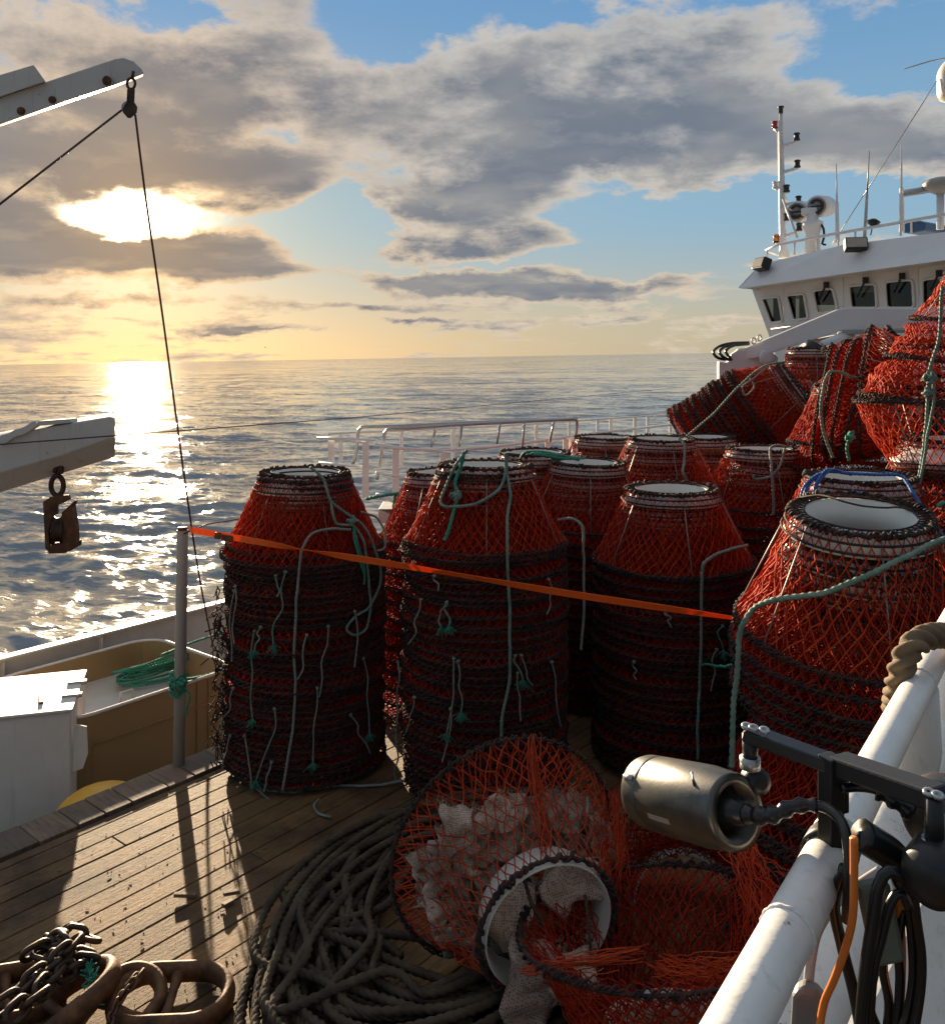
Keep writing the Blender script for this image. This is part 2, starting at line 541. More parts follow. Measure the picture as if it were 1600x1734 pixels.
m = NM('bait_bag_mesh'); v = m.obj()
w = m.noise(v, 7, 5, 0.6)
rr = NM  # alias unused
va = m.node('ShaderNodeTexVoronoi'); va.inputs['Scale'].default_value = 100; va.inputs['Randomness'].default_value = 0.25
m.ln(v, va.inputs['Vector'])
hole = m.ramp(va.outputs['Distance'], [(0.15, (0.3, 0.3, 0.3)), (0.5, (1, 1, 1))])
cc = m.ramp(w, [(0.3, (0.46, 0.32, 0.25)), (0.7, (0.78, 0.64, 0.54))])
oi = m.node('ShaderNodeObjectInfo')
rnd = m.ramp(oi.outputs['Random'], [(0, (0.45, 0.42, 0.40)), (0.5, (0.8, 0.8, 0.78)), (1, (1.15, 1.1, 1.05))])
m.col(m.mix(1.0, m.mix(1.0, cc, hole, 'MULTIPLY'), rnd, 'MULTIPLY')).pr(0.9, 0, 0.1)
m.bump(va.outputs['Distance'], 0.7, 0.01)
MAT['bag'] = m.m

m = NM('window_glass')
tr = m.node('ShaderNodeBsdfTransparent'); tr.inputs[0].default_value = (0.42, 0.44, 0.42, 1)
gl = m.node('ShaderNodeBsdfGlossy'); gl.inputs['Roughness'].default_value = 0.03
fr = m.node('ShaderNodeFresnel'); fr.inputs['IOR'].default_value = 1.5
mx = m.node('ShaderNodeMixShader')
m.ln(fr.outputs[0], mx.inputs[0]); m.ln(tr.outputs[0], mx.inputs[1]); m.ln(gl.outputs[0], mx.inputs[2])
m.ln(mx.outputs[0], m.out.inputs['Surface'])
MAT['glass'] = m.m

m = NM('lamp_glass')
m.col((0.20, 0.20, 0.19)).pr(0.12, 0.0, 0.8)
m.bump(m.noise(m.obj(), 60, 2), 0.3, 0.004)
MAT['lamp_glass'] = m.m

# ------------------------------------------------------------------ sea: waves modelled near the boat, fading to ripple bump far off
def build_sea():
    # polar sheet: fine rings near, wider far; full circle so that it surrounds the boat
    rad = [0.0]
    r = 7.0
    while r < 420:
        rad.append(r); r *= 1.0062 if r < 160 else 1.02
    while r < 60000:
        rad.append(r); r *= 1.22
    rad = np.array(rad[1:])
    na_f = 560
    th_f = np.linspace(-0.66, 0.66, na_f)
    th_b = np.linspace(0.66, 2 * np.pi - 0.66, 90)[1:-1]
    th = np.concatenate([th_f, th_b])
    RR, TT = np.meshgrid(rad, th, indexing='ij')
    Xs = RR * np.sin(TT); Ys = RR * np.cos(TT)
    g = np.random.default_rng(3)
    Zs = np.zeros_like(Xs); DX = np.zeros_like(Xs); DY = np.zeros_like(Xs)
    wind = R(205)
    cell = np.maximum(RR * 1.32 / na_f, RR * 0.0062)
    for k in range(64):
        lam = 0.24 * (16 / 0.24) ** ((k + g.random()) / 64)
        a = 0.0072 * min(lam, 1.4) ** 0.93 * (0.7 + 0.6 * g.random()) * (max(lam, 1.4) / 1.4) ** 0.42
        d = wind + g.normal(0, 0.5)
        kx, ky = 2 * np.pi / lam * np.sin(d), 2 * np.pi / lam * np.cos(d)
        fade = np.clip((lam / cell - 3.0) / 3.0, 0, 1)
        ph = kx * Xs + ky * Ys + g.random() * 6.28
        Zs += a * fade * np.cos(ph)
        DX += -a * 0.75 * fade * np.sin(ph) * np.sin(d)
        DY += -a * 0.75 * fade * np.sin(ph) * np.cos(d)
    v = np.stack([Xs + DX, Ys + DY, Zs], -1).reshape(-1, 3)
    nr, nth = Xs.shape
    i = np.arange(nr - 1)[:, None]; j = np.arange(nth)[None, :]
    j2 = (j + 1) % nth
    f = np.stack([i * nth + j, i * nth + j2, (i + 1) * nth + j2, (i + 1) * nth + j], -1).reshape(-1, 4)
    me = bpy.data.meshes.new('sea')
    me.vertices.add(len(v)); me.vertices.foreach_set('co', v.ravel())
    me.loops.add(len(f) * 4); me.loops.foreach_set('vertex_index', f.ravel().astype(np.int32))
    me.polygons.add(len(f)); me.polygons.foreach_set('loop_start', np.arange(len(f)) * 4)
    me.polygons.foreach_set('use_smooth', np.ones(len(f), bool))
    me.update(); me.validate()
    m = NM('sea_water')
    v_ = m.obj()
    m.col((0.215, 0.215, 0.205)).pr(0.04, 0.0, 0.30)
    m.b.inputs['IOR'].default_value = 1.33
    # wavelets too small for the mesh: random facet slopes, the same at any distance
    st = m.obj((1.0, 1.0, 1.0), (0, 0, R(25)))
    mp = m.node('ShaderNodeMapping'); mp.inputs['Scale'].default_value = (0.55, 1.5, 1); m.ln(st, mp.inputs[0])
    def slope(scale, detail, k):
        n = m.node('ShaderNodeTexNoise'); n.inputs['Scale'].default_value = scale; n.inputs['Detail'].default_value = detail
        m.ln(mp.outputs[0], n.inputs['Vector'])
        q = m.node('ShaderNodeVectorMath', operation='MULTIPLY_ADD')
        m.ln(n.outputs['Color'], q.inputs[0]); q.inputs[1].default_value = (k * .8, k, 0); q.inputs[2].default_value = (-k * .4, -k * .5, 0)
        return q.outputs[0]
    def add(a, b):
        q = m.node('ShaderNodeVectorMath', operation='ADD'); m.ln(a, q.inputs[0]); m.ln(b, q.inputs[1]); return q.outputs[0]
    geo = m.node('ShaderNodeNewGeometry')
    tot = add(add(slope(4.2, 1, 0.44), slope(0.9, 2, 0.50)), add(slope(0.16, 2, 0.42), slope(0.028, 3, 0.26)))
    nn = m.node('ShaderNodeVectorMath', operation='NORMALIZE'); m.ln(add(geo.outputs['Normal'], tot), nn.inputs[0])
    m.ln(nn.outputs[0], m.b.inputs['Normal'])
    me.materials.append(m.m)
    o = bpy.data.objects.new('sea', me); C.objects.link(o)
    struct(o)
    return o
build_sea()

# ------------------------------------------------------------------ the boat: axes along and across the ship
U = Vector((0.625, 0.781, 0)); V = Vector((0.781, -0.625, 0)); Zv = Vector((0, 0, 1))
def ST(s_, t_, z):                     # along the ship, across it (to starboard), height
    return U * s_ + V * t_ + Zv * z
def on_t(px, py, t_):                  # point of the ray through a pixel that lies on the lengthwise plane t
    k = ((px - PX) / F) * V.x + V.y
    return P(px, py, t_ / k)
def on_z(px, py, z):                   # ... that lies at height z
    return P(px, py, (CZ - z) * F / (py - PY))
ROT_U = Matrix.Rotation(math.atan2(U.y, U.x), 4, 'Z')

# wood deck: one sheet of planks with gaps
m = NM('weathered_deck_wood')
v = m.obj((1, 1, 1), (0, 0, -math.atan2(U.y, U.x)))
lo = m.node('ShaderNodeMapping'); lo.inputs['Scale'].default_value = (1.2, 22, 1); m.ln(v, lo.inputs[0])
sp = m.node('ShaderNodeMapping'); sp.inputs['Scale'].default_value = (9, 30, 1); m.ln(v, sp.inputs[0])
grain = m.noise(lo.outputs[0], 2.2, 8, 0.7, 0.4)
fib = m.noise(sp.outputs[0], 2.0, 7, 0.75, 1.2)
wear = m.noise(v, 1.7, 6, 0.65)
c1 = m.ramp(grain, [(0.28, (0.050, 0.029, 0.015)), (0.5, (0.195, 0.108, 0.046)), (0.72, (0.32, 0.190, 0.088))])
c2 = m.mix(m.ramp(fib, [(0.40, (0, 0, 0)), (0.62, (0.8, 0.8, 0.8))]), c1, (0.33, 0.19, 0.08))
geo = m.node('ShaderNodeNewGeometry')
c3 = m.mix(m.ramp(geo.outputs['Random Per Island'], [(0, (0, 0, 0)), (1, (0.55, 0.55, 0.55))]), c2, (0.10, 0.072, 0.047))
c4 = m.mix(m.ramp(wear, [(0.46, (0, 0, 0)), (0.68, (0.8, 0.8, 0.8))]), c3, (0.04, 0.028, 0.02))
m.col(c4).pr(0.70, 0, 0.16)
m.bump(m.math('ADD', fib, m.math('MULTIPLY', grain, 0.8)), 0.8, 0.014)
MAT['wood'] = m.m
mb = MB()
t0 = -6.20; s_lo, s_hi = -1.0, 22.0
t = t0; g = np.random.default_rng(5)
while t < 6.0:
    w = 0.185 if t > t0 + 0.05 else 0.10
    gap = g.random() ** 2
    s_ = s_lo - g.random() * 3
    while s_ < s_hi:
        L = 3.2 + g.random() * 2.2
        a, b = s_, min(s_ + L, s_hi)
        h = DECK - g.random() * 0.004
        e = 0.0035 + 0.005 * gap
        pts = [ST(a + .003, t + e, DECK - .06), ST(b - .003, t + e, DECK - .06), ST(b - .003, t + w - e, DECK - .06), ST(a + .003, t + w - e, DECK - .06)]
        pts += [q + Zv * (h - DECK + .06) for q in pts]
        mb.hexa([pts[0], pts[3], pts[2], pts[1], pts[4], pts[7], pts[6], pts[5]])
        s_ = b
    t += w
o = mb.build('deck', MAT['wood'], bevel=0.004, seg=1); struct(o)
mb = MB()
a = [ST(s_lo - 3, t0, DECK - .07), ST(s_hi, t0, DECK - .07), ST(s_hi, 6.2, DECK - .07), ST(s_lo - 3, 6.2, DECK - .07)]
mb.prism(a, (0, 0, -0.05))
o = mb.build('deck_underlay', MAT['dark_interior']); struct(o)

# edge timber along the trench: short cross boards
mb = MB()
s_ = -1.5
while s_ < 12:
    w = 0.20 + g.random() * 0.16
    a, b = s_ + .004, s_ + w - .004
    h = 0.02 + g.random() * 0.006
    lo_, hi_ = t0 - 0.36 - g.random() * 0.01, t0 - 0.02
    q = [ST(a, lo_, DECK - .16), ST(a, hi_, DECK - .16), ST(b, hi_, DECK - .16), ST(b, lo_, DECK - .16)]
    mb.hexa(q + [ST(a, lo_ + .02, DECK + h), ST(a, hi_, DECK + h - .008), ST(b, hi_, DECK + h - .008), ST(b, lo_ + .02, DECK + h)])
    s_ += w
m = NM('edge_timber'); v = m.obj((1, 1, 1), (0, 0, -math.atan2(U.y, U.x)))
mp = m.node('ShaderNodeMapping'); mp.inputs['Scale'].default_value = (16, 2, 1); m.ln(v, mp.inputs[0])
gr = m.noise(mp.outputs[0], 2.2, 7, 0.7)
geo = m.node('ShaderNodeNewGeometry')
c1 = m.ramp(gr, [(0.3, (0.09, 0.055, 0.034)), (0.7, (0.26, 0.175, 0.112))])
m.col(m.mix(m.ramp(geo.outputs['Random Per Island'], [(0.1, (0, 0, 0)), (0.9, (0.7, 0.7, 0.7))]), c1, (0.07, 0.048, 0.033))).pr(0.7)
m.bump(gr, 0.4, 0.01)
MAT['timber'] = m.m
o = mb.build('wooden_deck_edge', MAT['timber'], bevel=0.006)
tag(o, 'row of short weathered cross boards edging the wooden deck beside the trench', 'deck edge')

# trench floor and hull shell under everything
mb = MB()
mb.prism([ST(-8, -9.6, DECK - 1.15), ST(30, -9.6, DECK - 1.15), ST(30, t0 - .3, DECK - 1.15), ST(-8, t0 - .3, DECK - 1.15)], (0, 0, -0.06))
o = mb.build('lower_deck', MAT['grey_steel']); struct(o)
mb = MB()
mb.prism([ST(-8, 0, DECK - 1.3) + V * (t0 - .38), ST(30, 0, DECK - 1.3) + V * (t0 - .38), ST(30, 0, DECK - .08) + V * (t0 - .38), ST(-8, 0, DECK - .08) + V * (t0 - .38)], V * 0.06)
o = mb.build('trench_wall', MAT['grey_steel']); struct(o)

# bulwark with stiffeners
BT = -9.43; BZ = CZ - 3.1
bw = thing('bulwark', 'long weathered white steel bulwark along the ship side beyond the open tank', 'bulwark', tuple(ST(2, BT, DECK - 1)))
mb = MB()
mb.hexa([ST(-8, BT - .012, 1.2), ST(-8, BT + .012, 1.2), ST(26, BT + .012, 1.2), ST(26, BT - .012, 1.2),
         ST(-8, BT - .012, BZ), ST(-8, BT + .012, BZ), ST(26, BT + .012, BZ), ST(26, BT - .012, BZ)])
mb.build('plate', MAT['white_worn'], bw)
mb = MB()
mb.hexa([ST(-8, BT - .05, BZ + .002), ST(-8, BT + .09, BZ + .002), ST(26, BT + .09, BZ + .002), ST(26, BT - .05, BZ + .002),
         ST(-8, BT - .05, BZ + .03), ST(-8, BT + .09, BZ + .03), ST(26, BT + .09, BZ + .03), ST(26, BT - .05, BZ + .03)])
mb.build('cap_rail', MAT['white_worn'], bw, bevel=0.008)
for k in range(14):
    s_ = -1.2 + k * 1.05
    mb = MB()
    mb.prism([ST(s_, BT + .014, BZ - .002), ST(s_, BT + .085, BZ - .002), ST(s_, BT + .085, BZ - .30), ST(s_, BT + .20, BZ - .62), ST(s_, BT + .014, BZ - .62)], U * 0.014)
    mb.build('stiffener', MAT['white_worn'], bw)

# open tank
RZ = CZ - 3.18
def rounded_rect(s0, s1, ta, tb, r, n=6):
    pts = []
    for cs, ct, a0 in ((s1 - r, tb - r, 0), (s0 + r, tb - r, 90), (s0 + r, ta + r, 180), (s1 - r, ta + r, 270)):
        for k in range(n + 1):
            a = R(a0 + 90 * k / n)
            pts.append((cs + r * math.cos(a), ct + r * math.sin(a)))
    return pts
pA = on_z(122, 1230, RZ); pB = on_z(374, 1122, RZ)
sA = pA.dot(U) - 0.05; sB = pB.dot(U) + 0.02
TF = on_z(210, 1193, RZ).dot(V); TBk = -9.10
tank = thing('open_tank', 'stained brown open steel tank with pale rim beside the trench', 'tank', tuple(ST((sA + sB) / 2, (TF + TBk) / 2, DECK - 1.1)))
outer = rounded_rect(sA, sB, TBk, TF, 0.30)
inner = rounded_rect(sA + .03, sB - .03, TBk + .03, TF - .03, 0.27)
n = len(outer)
mb = MB()
vv = [ST(a, b, DECK - 1.1) for a, b in outer] + [ST(a, b, RZ) for a, b in outer] + [ST(a, b, RZ) for a, b in inner] + [ST(a, b, RZ - .30) for a, b in inner]
ff = []
for i in range(n):
    j = (i + 1) % n
    for k in range(3):
        ff.append((k * n + i, k * n + j, (k + 1) * n + j, (k + 1) * n + i))
mb.add([tuple(q) for q in vv], ff, False)
mb.build('shell', MAT['tank'], tank)
mb = MB()
mb.add([tuple(ST(a, b, RZ - .285)) for a, b in inner], [tuple(range(n))])
mb.build('floor', MAT['tank_in'], tank)
mb = MB()
mb.tube([ST(a, b, RZ + .004) for a, b in outer], 0.017, 8, closed=True)
mb.build('rim', MAT['white_worn'], tank)
mb = MB()
for s_ in (sA + 1.35, sA + 1.9, sB - .35):
    mb.prism([ST(s_, TF + .003, RZ - .03), ST(s_ + .012, TF + .003, RZ - .03), ST(s_ + .012, TF + .018, RZ - .03), ST(s_, TF + .018, RZ - .03)], (0, 0, -1.0))
mb.hexa([ST(sA + .3, TF + .003, RZ - .27), ST(sB - .35, TF + .003, RZ - .27), ST(sB - .35, TF + .016, RZ - .27), ST(sA + .3, TF + .016, RZ - .27)] +
        [ST(sA + .3, TF + .003, RZ - .255), ST(sB - .35, TF + .003, RZ - .255), ST(sB - .35, TF + .016, RZ - .255), ST(sA + .3, TF + .016, RZ - .255)])
mb.build('weld_seam', MAT['tank'], tank)
mb = MB()
h0 = on_z(204, 1192, RZ - .28)
mb.tube([h0, h0 + Zv * .11, h0 + Zv * .11 + U * .13, h0 + U * .13], 0.010, 6)
mb.build('handle', MAT['white_worn'], tank)

# white locker at the left edge
lk = thing('steel_locker', 'white painted steel locker with chipped edges at the left of the trench', 'locker', tuple(P(40, 1395, 7.5)))
fz = CZ - 2.98
a = P(120, 1205, (CZ - fz) * F / (1205 - PY)); 
dv = Vector((0.955, 0.29, 0)).normalized(); dn = Vector((-0.29, 0.955, 0)).normalized()
wb = 3.2
q = [a - dv * wb, a, a + dn * .95, a + dn * .95 - dv * wb]
mb = MB()
mb.hexa([Vector((p.x, p.y, DECK - 1.1)) for p in q] + [Vector((p.x, p.y, fz)) for p in q])
mb.build('body', MAT['white_worn'], lk, bevel=0.012)
mb = MB()
q2 = [a - dv * wb - dn * .02, a + dv * .015 - dn * .02, a + dn * .97 + dv * .015, a + dn * .97 - dv * wb]
mb.hexa([Vector((p.x, p.y, fz + .003)) for p in q2] + [Vector((p.x, p.y, fz + .025)) for p in q2])
mb.build('lid', MAT['white_worn'], lk, bevel=0.006)
for k in (0.30, 0.62):
    mb = MB()
    c_ = a + dn * k + dv * .02 + Zv * 0.03
    mb.box(c_ - dv * .05, (0.16, 0.05, 0.03), Matrix.Rotation(math.atan2(dv.y, dv.x), 4, 'Z'))
    mb.tube([c_ - dn * .05, c_ + dn * .05], 0.014, 8)
    mb.build('hinge', MAT['grey_steel'], lk)
mb = MB()
c_ = a - dv * .28 + dn * .35 + Zv * .035
mb.box(c_, (0.035, 0.36, 0.02), Matrix.Rotation(R(25), 4, 'Z'))
mb.build('bar', MAT['rust'], lk)
mb = MB()
c_ = a + dv * .03 + dn * .02
gq = [c_ + Zv * -.12, c_ + dv * .09 + Zv * -.15, c_ + dv * .10 + Zv * -.38, c_ + dv * .06 + Zv * -.50, c_ + dv * -.02 + Zv * -.52]
mb.prism(gq, dn * 0.012)
mb.build('torn_flap', MAT['white_worn'], lk)

# yellow float in the trench
fl = thing('trawl_float', 'round yellow plastic float lying in the trench below the tank', 'float', tuple(P(175, 1440, 6.75)))
fc = P(178, 1402, 6.95); fr_ = 0.41
mb = MB()
mb.lathe([(0.02, -fr_ * .78)] + [(fr_ * math.cos(R(x)), fr_ * .78 * math.sin(R(x))) for x in range(-80, 90, 10)] + [(0.02, fr_ * .78)], fc, (0.1, 0.05, 1), 40)
mb.build('shell', MAT['yellow'], fl)
mb = MB(); mb.tube([fc + Vector((.43 * math.cos(a), .43 * math.sin(a), 0)) for a in np.linspace(0, 6.283, 48)[:-1]], 0.015, 6, closed=True)
mb.build('seam_ring', MAT['yellow'], fl)

# post with lashing
pb_ = P(300, 1395, 7.35); pt_ = P(309, 898, 7.35)
po = thing('steel_post', 'rusty grey round steel post standing before the tank with green rope tied round it', 'post', tuple(pb_))
mb = MB(); mb.tube([pb_ - Zv * .5, pt_ - Zv * .0], 0.047, 20)
mb.build('pipe', paint('post_paint', (0.27, 0.235, 0.20), 0.6, 0.55, 3), po)
mb = MB(); mb.tube([pt_ + Zv * .002, pt_ + Zv * .025], 0.04, 16)
mb.build('cap', MAT['rust'], po)
def knot(mb, c, r, rr, turns=5, seed=0):
    g = np.random.default_rng(seed); pts = []
    for k in range(turns * 7):
        d = Vector(g.normal(0, 1, 3)).normalized() * r * (0.55 + .45 * g.random())
        pts.append(Vector(c) + d)
    mb.rope(pts, rr, n=6, lobes=0, step=rr * 2)
ls = MB()
lc = P(301, 1158, 7.35)
pts = []
for k in range(90):
    a = k * 0.55
    pts.append(lc + Vector((0.062 * math.cos(a), 0.062 * math.sin(a), 0.075 * math.sin(k * .31) + 0.02 * math.sin(k * 1.7))))
ls.rope(pts, 0.010, n=6, lobes=3)
knot(ls, lc + Vector((0.05, -0.06, 0.03)), 0.05, 0.010, 3, 4)
ls.rope([lc + Vector((.06, -.05, 0)), lc + Vector((.12, -.06, -.08)), lc + Vector((.09, -.06, -.2)), lc + Vector((.10, -.06, -.24))], 0.009, n=6)
o = ls.build('rope_lashing', MAT['rope_teal'])
tag(o, 'teal rope lashed in a knot round the grey post', 'lashing')
# coil on the tank floor
mb = MB(); g = np.random.default_rng(11)
cc = on_z(272, 1142, RZ - .26); pts = []
for k in range(170):
    a = k * 0.42
    rad = 0.36 + 0.10 * math.sin(k * .37) + g.normal(0, .02)
    pts.append(cc + U * rad * math.cos(a) * 1.05 + V * rad * .62 * math.sin(a) + Zv * (0.015 + 0.0016 * k * (0.6 + .4 * math.sin(a))))
pts += [cc + U * .5 + Zv * .25, cc + U * .9 + V * .2 + Zv * .3, ST(sB - .12, TF - .05, RZ + .03), ST(sB - .5, TF, RZ + .03), lc + Vector((-.05, .0, .05))]
mb.rope(pts, 0.014, n=6, lobes=3)
o = mb.build('rope_coil', MAT['rope_teal'])
tag(o, 'coiled teal rope lying inside the open tank behind the post', 'rope')

# ------------------------------------------------------------------ davit beams at the left with their blocks
ub = thing('upper_davit_beam', 'grey painted steel beam with bolt holes reaching in at the top left', 'beam', tuple(P(-60, 180, 6.2)))
def slab(mb, pix, d, depth, dd=0.0, ext=(0.10, 1, 0)):
    """outline in the frame at distance d, given a real depth away from the viewer"""
    pts = [P(x, y, d + dd * (x - pix[0][0])) for x, y in pix]
    mb.prism(pts, Vector(ext).normalized() * depth)
mb = MB()
slab(mb, [(-900, 426), (-900, 484), (0, 210), (120, 168), (195, 143), (244, 124), (240, 116), (226, 103), (209, 97), (195, 99), (75, 139), (0, 165)], 6.2, 0.20, 0.0, (-.38, .95, .20))
mb.build('web', MAT['white_worn'], ub, bevel=0.006)
mb = MB()
slab(mb, [(-900, 390), (-900, 421), (0, 163), (77, 137), (57, 109), (0, 126)], 6.16, 0.24, 0.0, (-.42, .95, .20))
mb.build('top_plate', MAT['white_worn'], ub, bevel=0.006)
mb = MB()
for (x, y, r_) in ((35, 187, .028), (88, 168, .026)):
    mb.lathe([(r_, -.02), (r_, 0.0), (r_ * .8, .012), (r_ * .3, .016)], P(x, y, 6.19), (0, -1, 0), 12)
mb.build('bolt', MAT['rust'], ub)
mb = MB()
for (x, y, r_) in ((181, 136, .024),):
    c_ = P(x, y, 6.17)
    mb.tube([c_ + Vector((r_ * math.cos(a), 0, r_ * 1.15 * math.sin(a))) for a in np.linspace(0, 6.283, 20)[:-1]], 0.009, 6, closed=True)
    mb.lathe([(r_ * .9, 0), (r_ * .9, .01)], c_ + Vector((0, .005, 0)), (0, -1, 0), 14)
mb.build('ring_eye', MAT['rust'], ub)
d_ = 6.15
blk = thing('upper_pulley_block', 'dark snatch block hanging by a shackle from the tip of the upper beam', 'pulley', tuple(P(219, 190, d_)))
mb = MB()
c_ = P(222, 141, d_)
mb.tube([c_ + Vector((.028 * math.cos(a), 0, .038 * math.sin(a))) for a in np.linspace(0, 6.283, 20)[:-1]], 0.010, 8, closed=True)
mb.tube([P(226, 120, d_), P(224, 133, d_)], 0.012, 8)
mb.build('shackle', MAT['chain'], blk)
mb = MB()
for dy in (-.03, .03):
    mb.prism([P(215, 150, d_ + dy), P(228, 150, d_ + dy), P(227, 172, d_ + dy), P(232, 180, d_ + dy), P(231, 190, d_ + dy), P(221, 199, d_ + dy), P(216, 199, d_ + dy), P(208, 190, d_ + dy), P(207, 183, d_ + dy), P(214, 172, d_ + dy)], (0, .010, 0))
mb.build('cheek_plate', MAT['chain'], blk, bevel=0.003)
mb = MB(); mb.lathe([(0.02, -.02), (.048, -.02), (.036, 0), (.048, .02), (.02, .02)], P(219, 183, d_ + .005), (0, 1, 0), 20)
mb.build('sheave', MAT['grey_steel'], blk)
MAT['wire'] = plain('rusty_wire', (0.10, 0.045, 0.035), 0.6, 0.2, 0.3, 20)
mb = MB(); mb.tube([P(-400, 640, 4.9), P(0, 345, 5.6), P(206, 186, d_)], 0.0085, 6)
o = mb.build('hoist_wire', MAT['wire']); tag(o, 'reddish wire running from the upper block down to the left edge', 'wire')
mb = MB(); mb.tube(spline([P(229, 193, d_), P(246, 330, 6.3), P(276, 540, 6.6), P(311, 800, 7.0), P(338, 980, 7.6), P(362, 1100, 8.4)], .25), 0.0085, 6)
o = mb.build('hoist_wire', MAT['wire']); tag(o, 'reddish wire dropping steeply from the upper block past the sun to the bulwark', 'wire')

lb = thing('lower_davit_beam', 'battered white steel beam reaching in over the water at the left', 'beam', tuple(P(-60, 790, 5.6)))
d_ = 5.6
sec = lambda x, top, mid, low: [P(x, top, d_ + .10), P(x, top + 4, d_), P(x, mid, d_), P(x, low, d_ + .12), P(x, low - 3, d_ + .30), P(x, top - 2, d_ + .30)]
rings = [sec(-800, 905, 1010, 1070), sec(-160, 768, 850, 888), sec(0, 734, 800, 834), sec(100, 716, 772, 803), sec(188, 701, 741, 776), sec(195, 705, 742, 772)]
mb = MB()
k = 6
vv = [tuple(p) for rg in rings for p in rg]
ff = [tuple(range(k))[::-1], tuple(range((len(rings) - 1) * k, len(rings) * k))]
for i in range(len(rings) - 1):
    for j in range(k):
        l = (j + 1) % k
        ff.append((i * k + j, i * k + l, (i + 1) * k + l, (i + 1) * k + j))
mb.add(vv, ff)
mb.build('box_section', MAT['white_worn'], lb, bevel=0.008)
mb = MB()
slab(mb, [(60, 722), (64, 713), (117, 709), (118, 716)], 5.58, .10)
slab(mb, [(0, 737), (15, 733), (25, 727), (38, 724), (58, 712), (62, 722), (40, 736), (24, 740), (8, 752), (0, 754)], 5.57, .04)
mb.build('bracket', MAT['white_worn'], lb, bevel=0.004)
blk = thing('lower_pulley_block', 'rusty brown open block hanging on a shackle under the lower beam', 'pulley', tuple(P(100, 900, 5.65)))
d_ = 5.68
mb = MB()
mb.tube(spline([P(92, 800, d_), P(97, 789, d_), P(104, 790, d_), P(103, 802, d_)], .01, False), 0.016, 8)
c_ = P(97, 822, d_)
mb.tube([c_ + Vector((.040 * math.cos(a), 0, .062 * math.sin(a))) for a in np.linspace(0, 6.283, 24)[:-1]], 0.017, 8, closed=True)
mb.tube([P(98, 806, d_ - .03), P(96, 806, d_ + .03)], 0.014, 8)
mb.build('shackle', MAT['chain'], blk)
mb = MB()
mb.prism([P(72, 850, d_ - .07), P(84, 842, d_ - .07), P(115, 838, d_ - .07), P(118, 846, d_ - .07), P(104, 853, d_ - .07), P(96, 856, d_ - .07), P(97, 870, d_ - .07), P(88, 876, d_ - .07), P(82, 900, d_ - .07), P(84, 935, d_ - .07), P(76, 930, d_ - .07)], (0, .03, 0))
mb.prism([P(104, 868, d_ - .05), P(126, 848, d_ - .05), P(122, 858, d_ - .05), P(127, 890, d_ - .05), P(129, 920, d_ - .05), P(118, 934, d_ - .05), P(106, 930, d_ - .05), P(102, 890, d_ - .05)], (0, .06, 0))
mb.prism([P(77, 924, d_ - .065), P(128, 918, d_ - .065), P(127, 928, d_ - .065), P(110, 937, d_ - .065), P(82, 938, d_ - .065)], (0, .10, 0))
mb.build('cheek_plate', MAT['rust'], blk, bevel=0.005)
mb = MB(); mb.lathe([(0.03, -.032), (.105, -.032), (.078, -.012), (.078, .012), (.105, .032), (.03, .032)], P(98, 897, d_ + .01), (1, 0.35, 0), 28)
mb.build('sheave', MAT['chain'], blk)
mb = MB(); mb.tube([P(-500, 790, 5.52), P(190, 738, 5.52), P(600, 707, 10.0), P(1160, 655, 24)], 0.0045, 5)
o = mb.build('stay_wire', MAT['wire']); tag(o, 'thin dark wire stretched along the lower beam and away over the water', 'wire')
mb = MB(); mb.tube(spline([P(312, 903, 7.3), P(350, 888, 7.6), P(420, 876, 8.6), P(530, 850, 9.6)], .3), 0.006, 5)
o = mb.build('stay_wire', MAT['wire']); tag(o, 'thin wire leading from the post top behind the left pot stack', 'wire')

# seabird, far out
bd = MB()
bc = HEEL @ P(449, 588, 160)
bd.tube([bc + Vector((-.12, 0, 0)), bc + Vector((0, 0, .01)), bc + Vector((.16, 0, .02))], [.02, .06, .015], 6)
for sgn in (-1, 1):
    bd.add([tuple(bc + Vector((0, 0, .02))), tuple(bc + Vector((.09, 0, .02))), tuple(bc + Vector((.06, sgn * .26, .14))), tuple(bc + Vector((-.02, sgn * .5, .05)))], [(0, 1, 2, 3)])
o = bd.build('seabird', MAT['black']); tag(o, 'tiny dark seabird flying low over the horizon', 'bird')

# ------------------------------------------------------------------ conical crab pots
RB, RT, PH = 0.65, 0.365, 0.60           # base ring, mouth ring, height
g5 = np.random.default_rng(21)

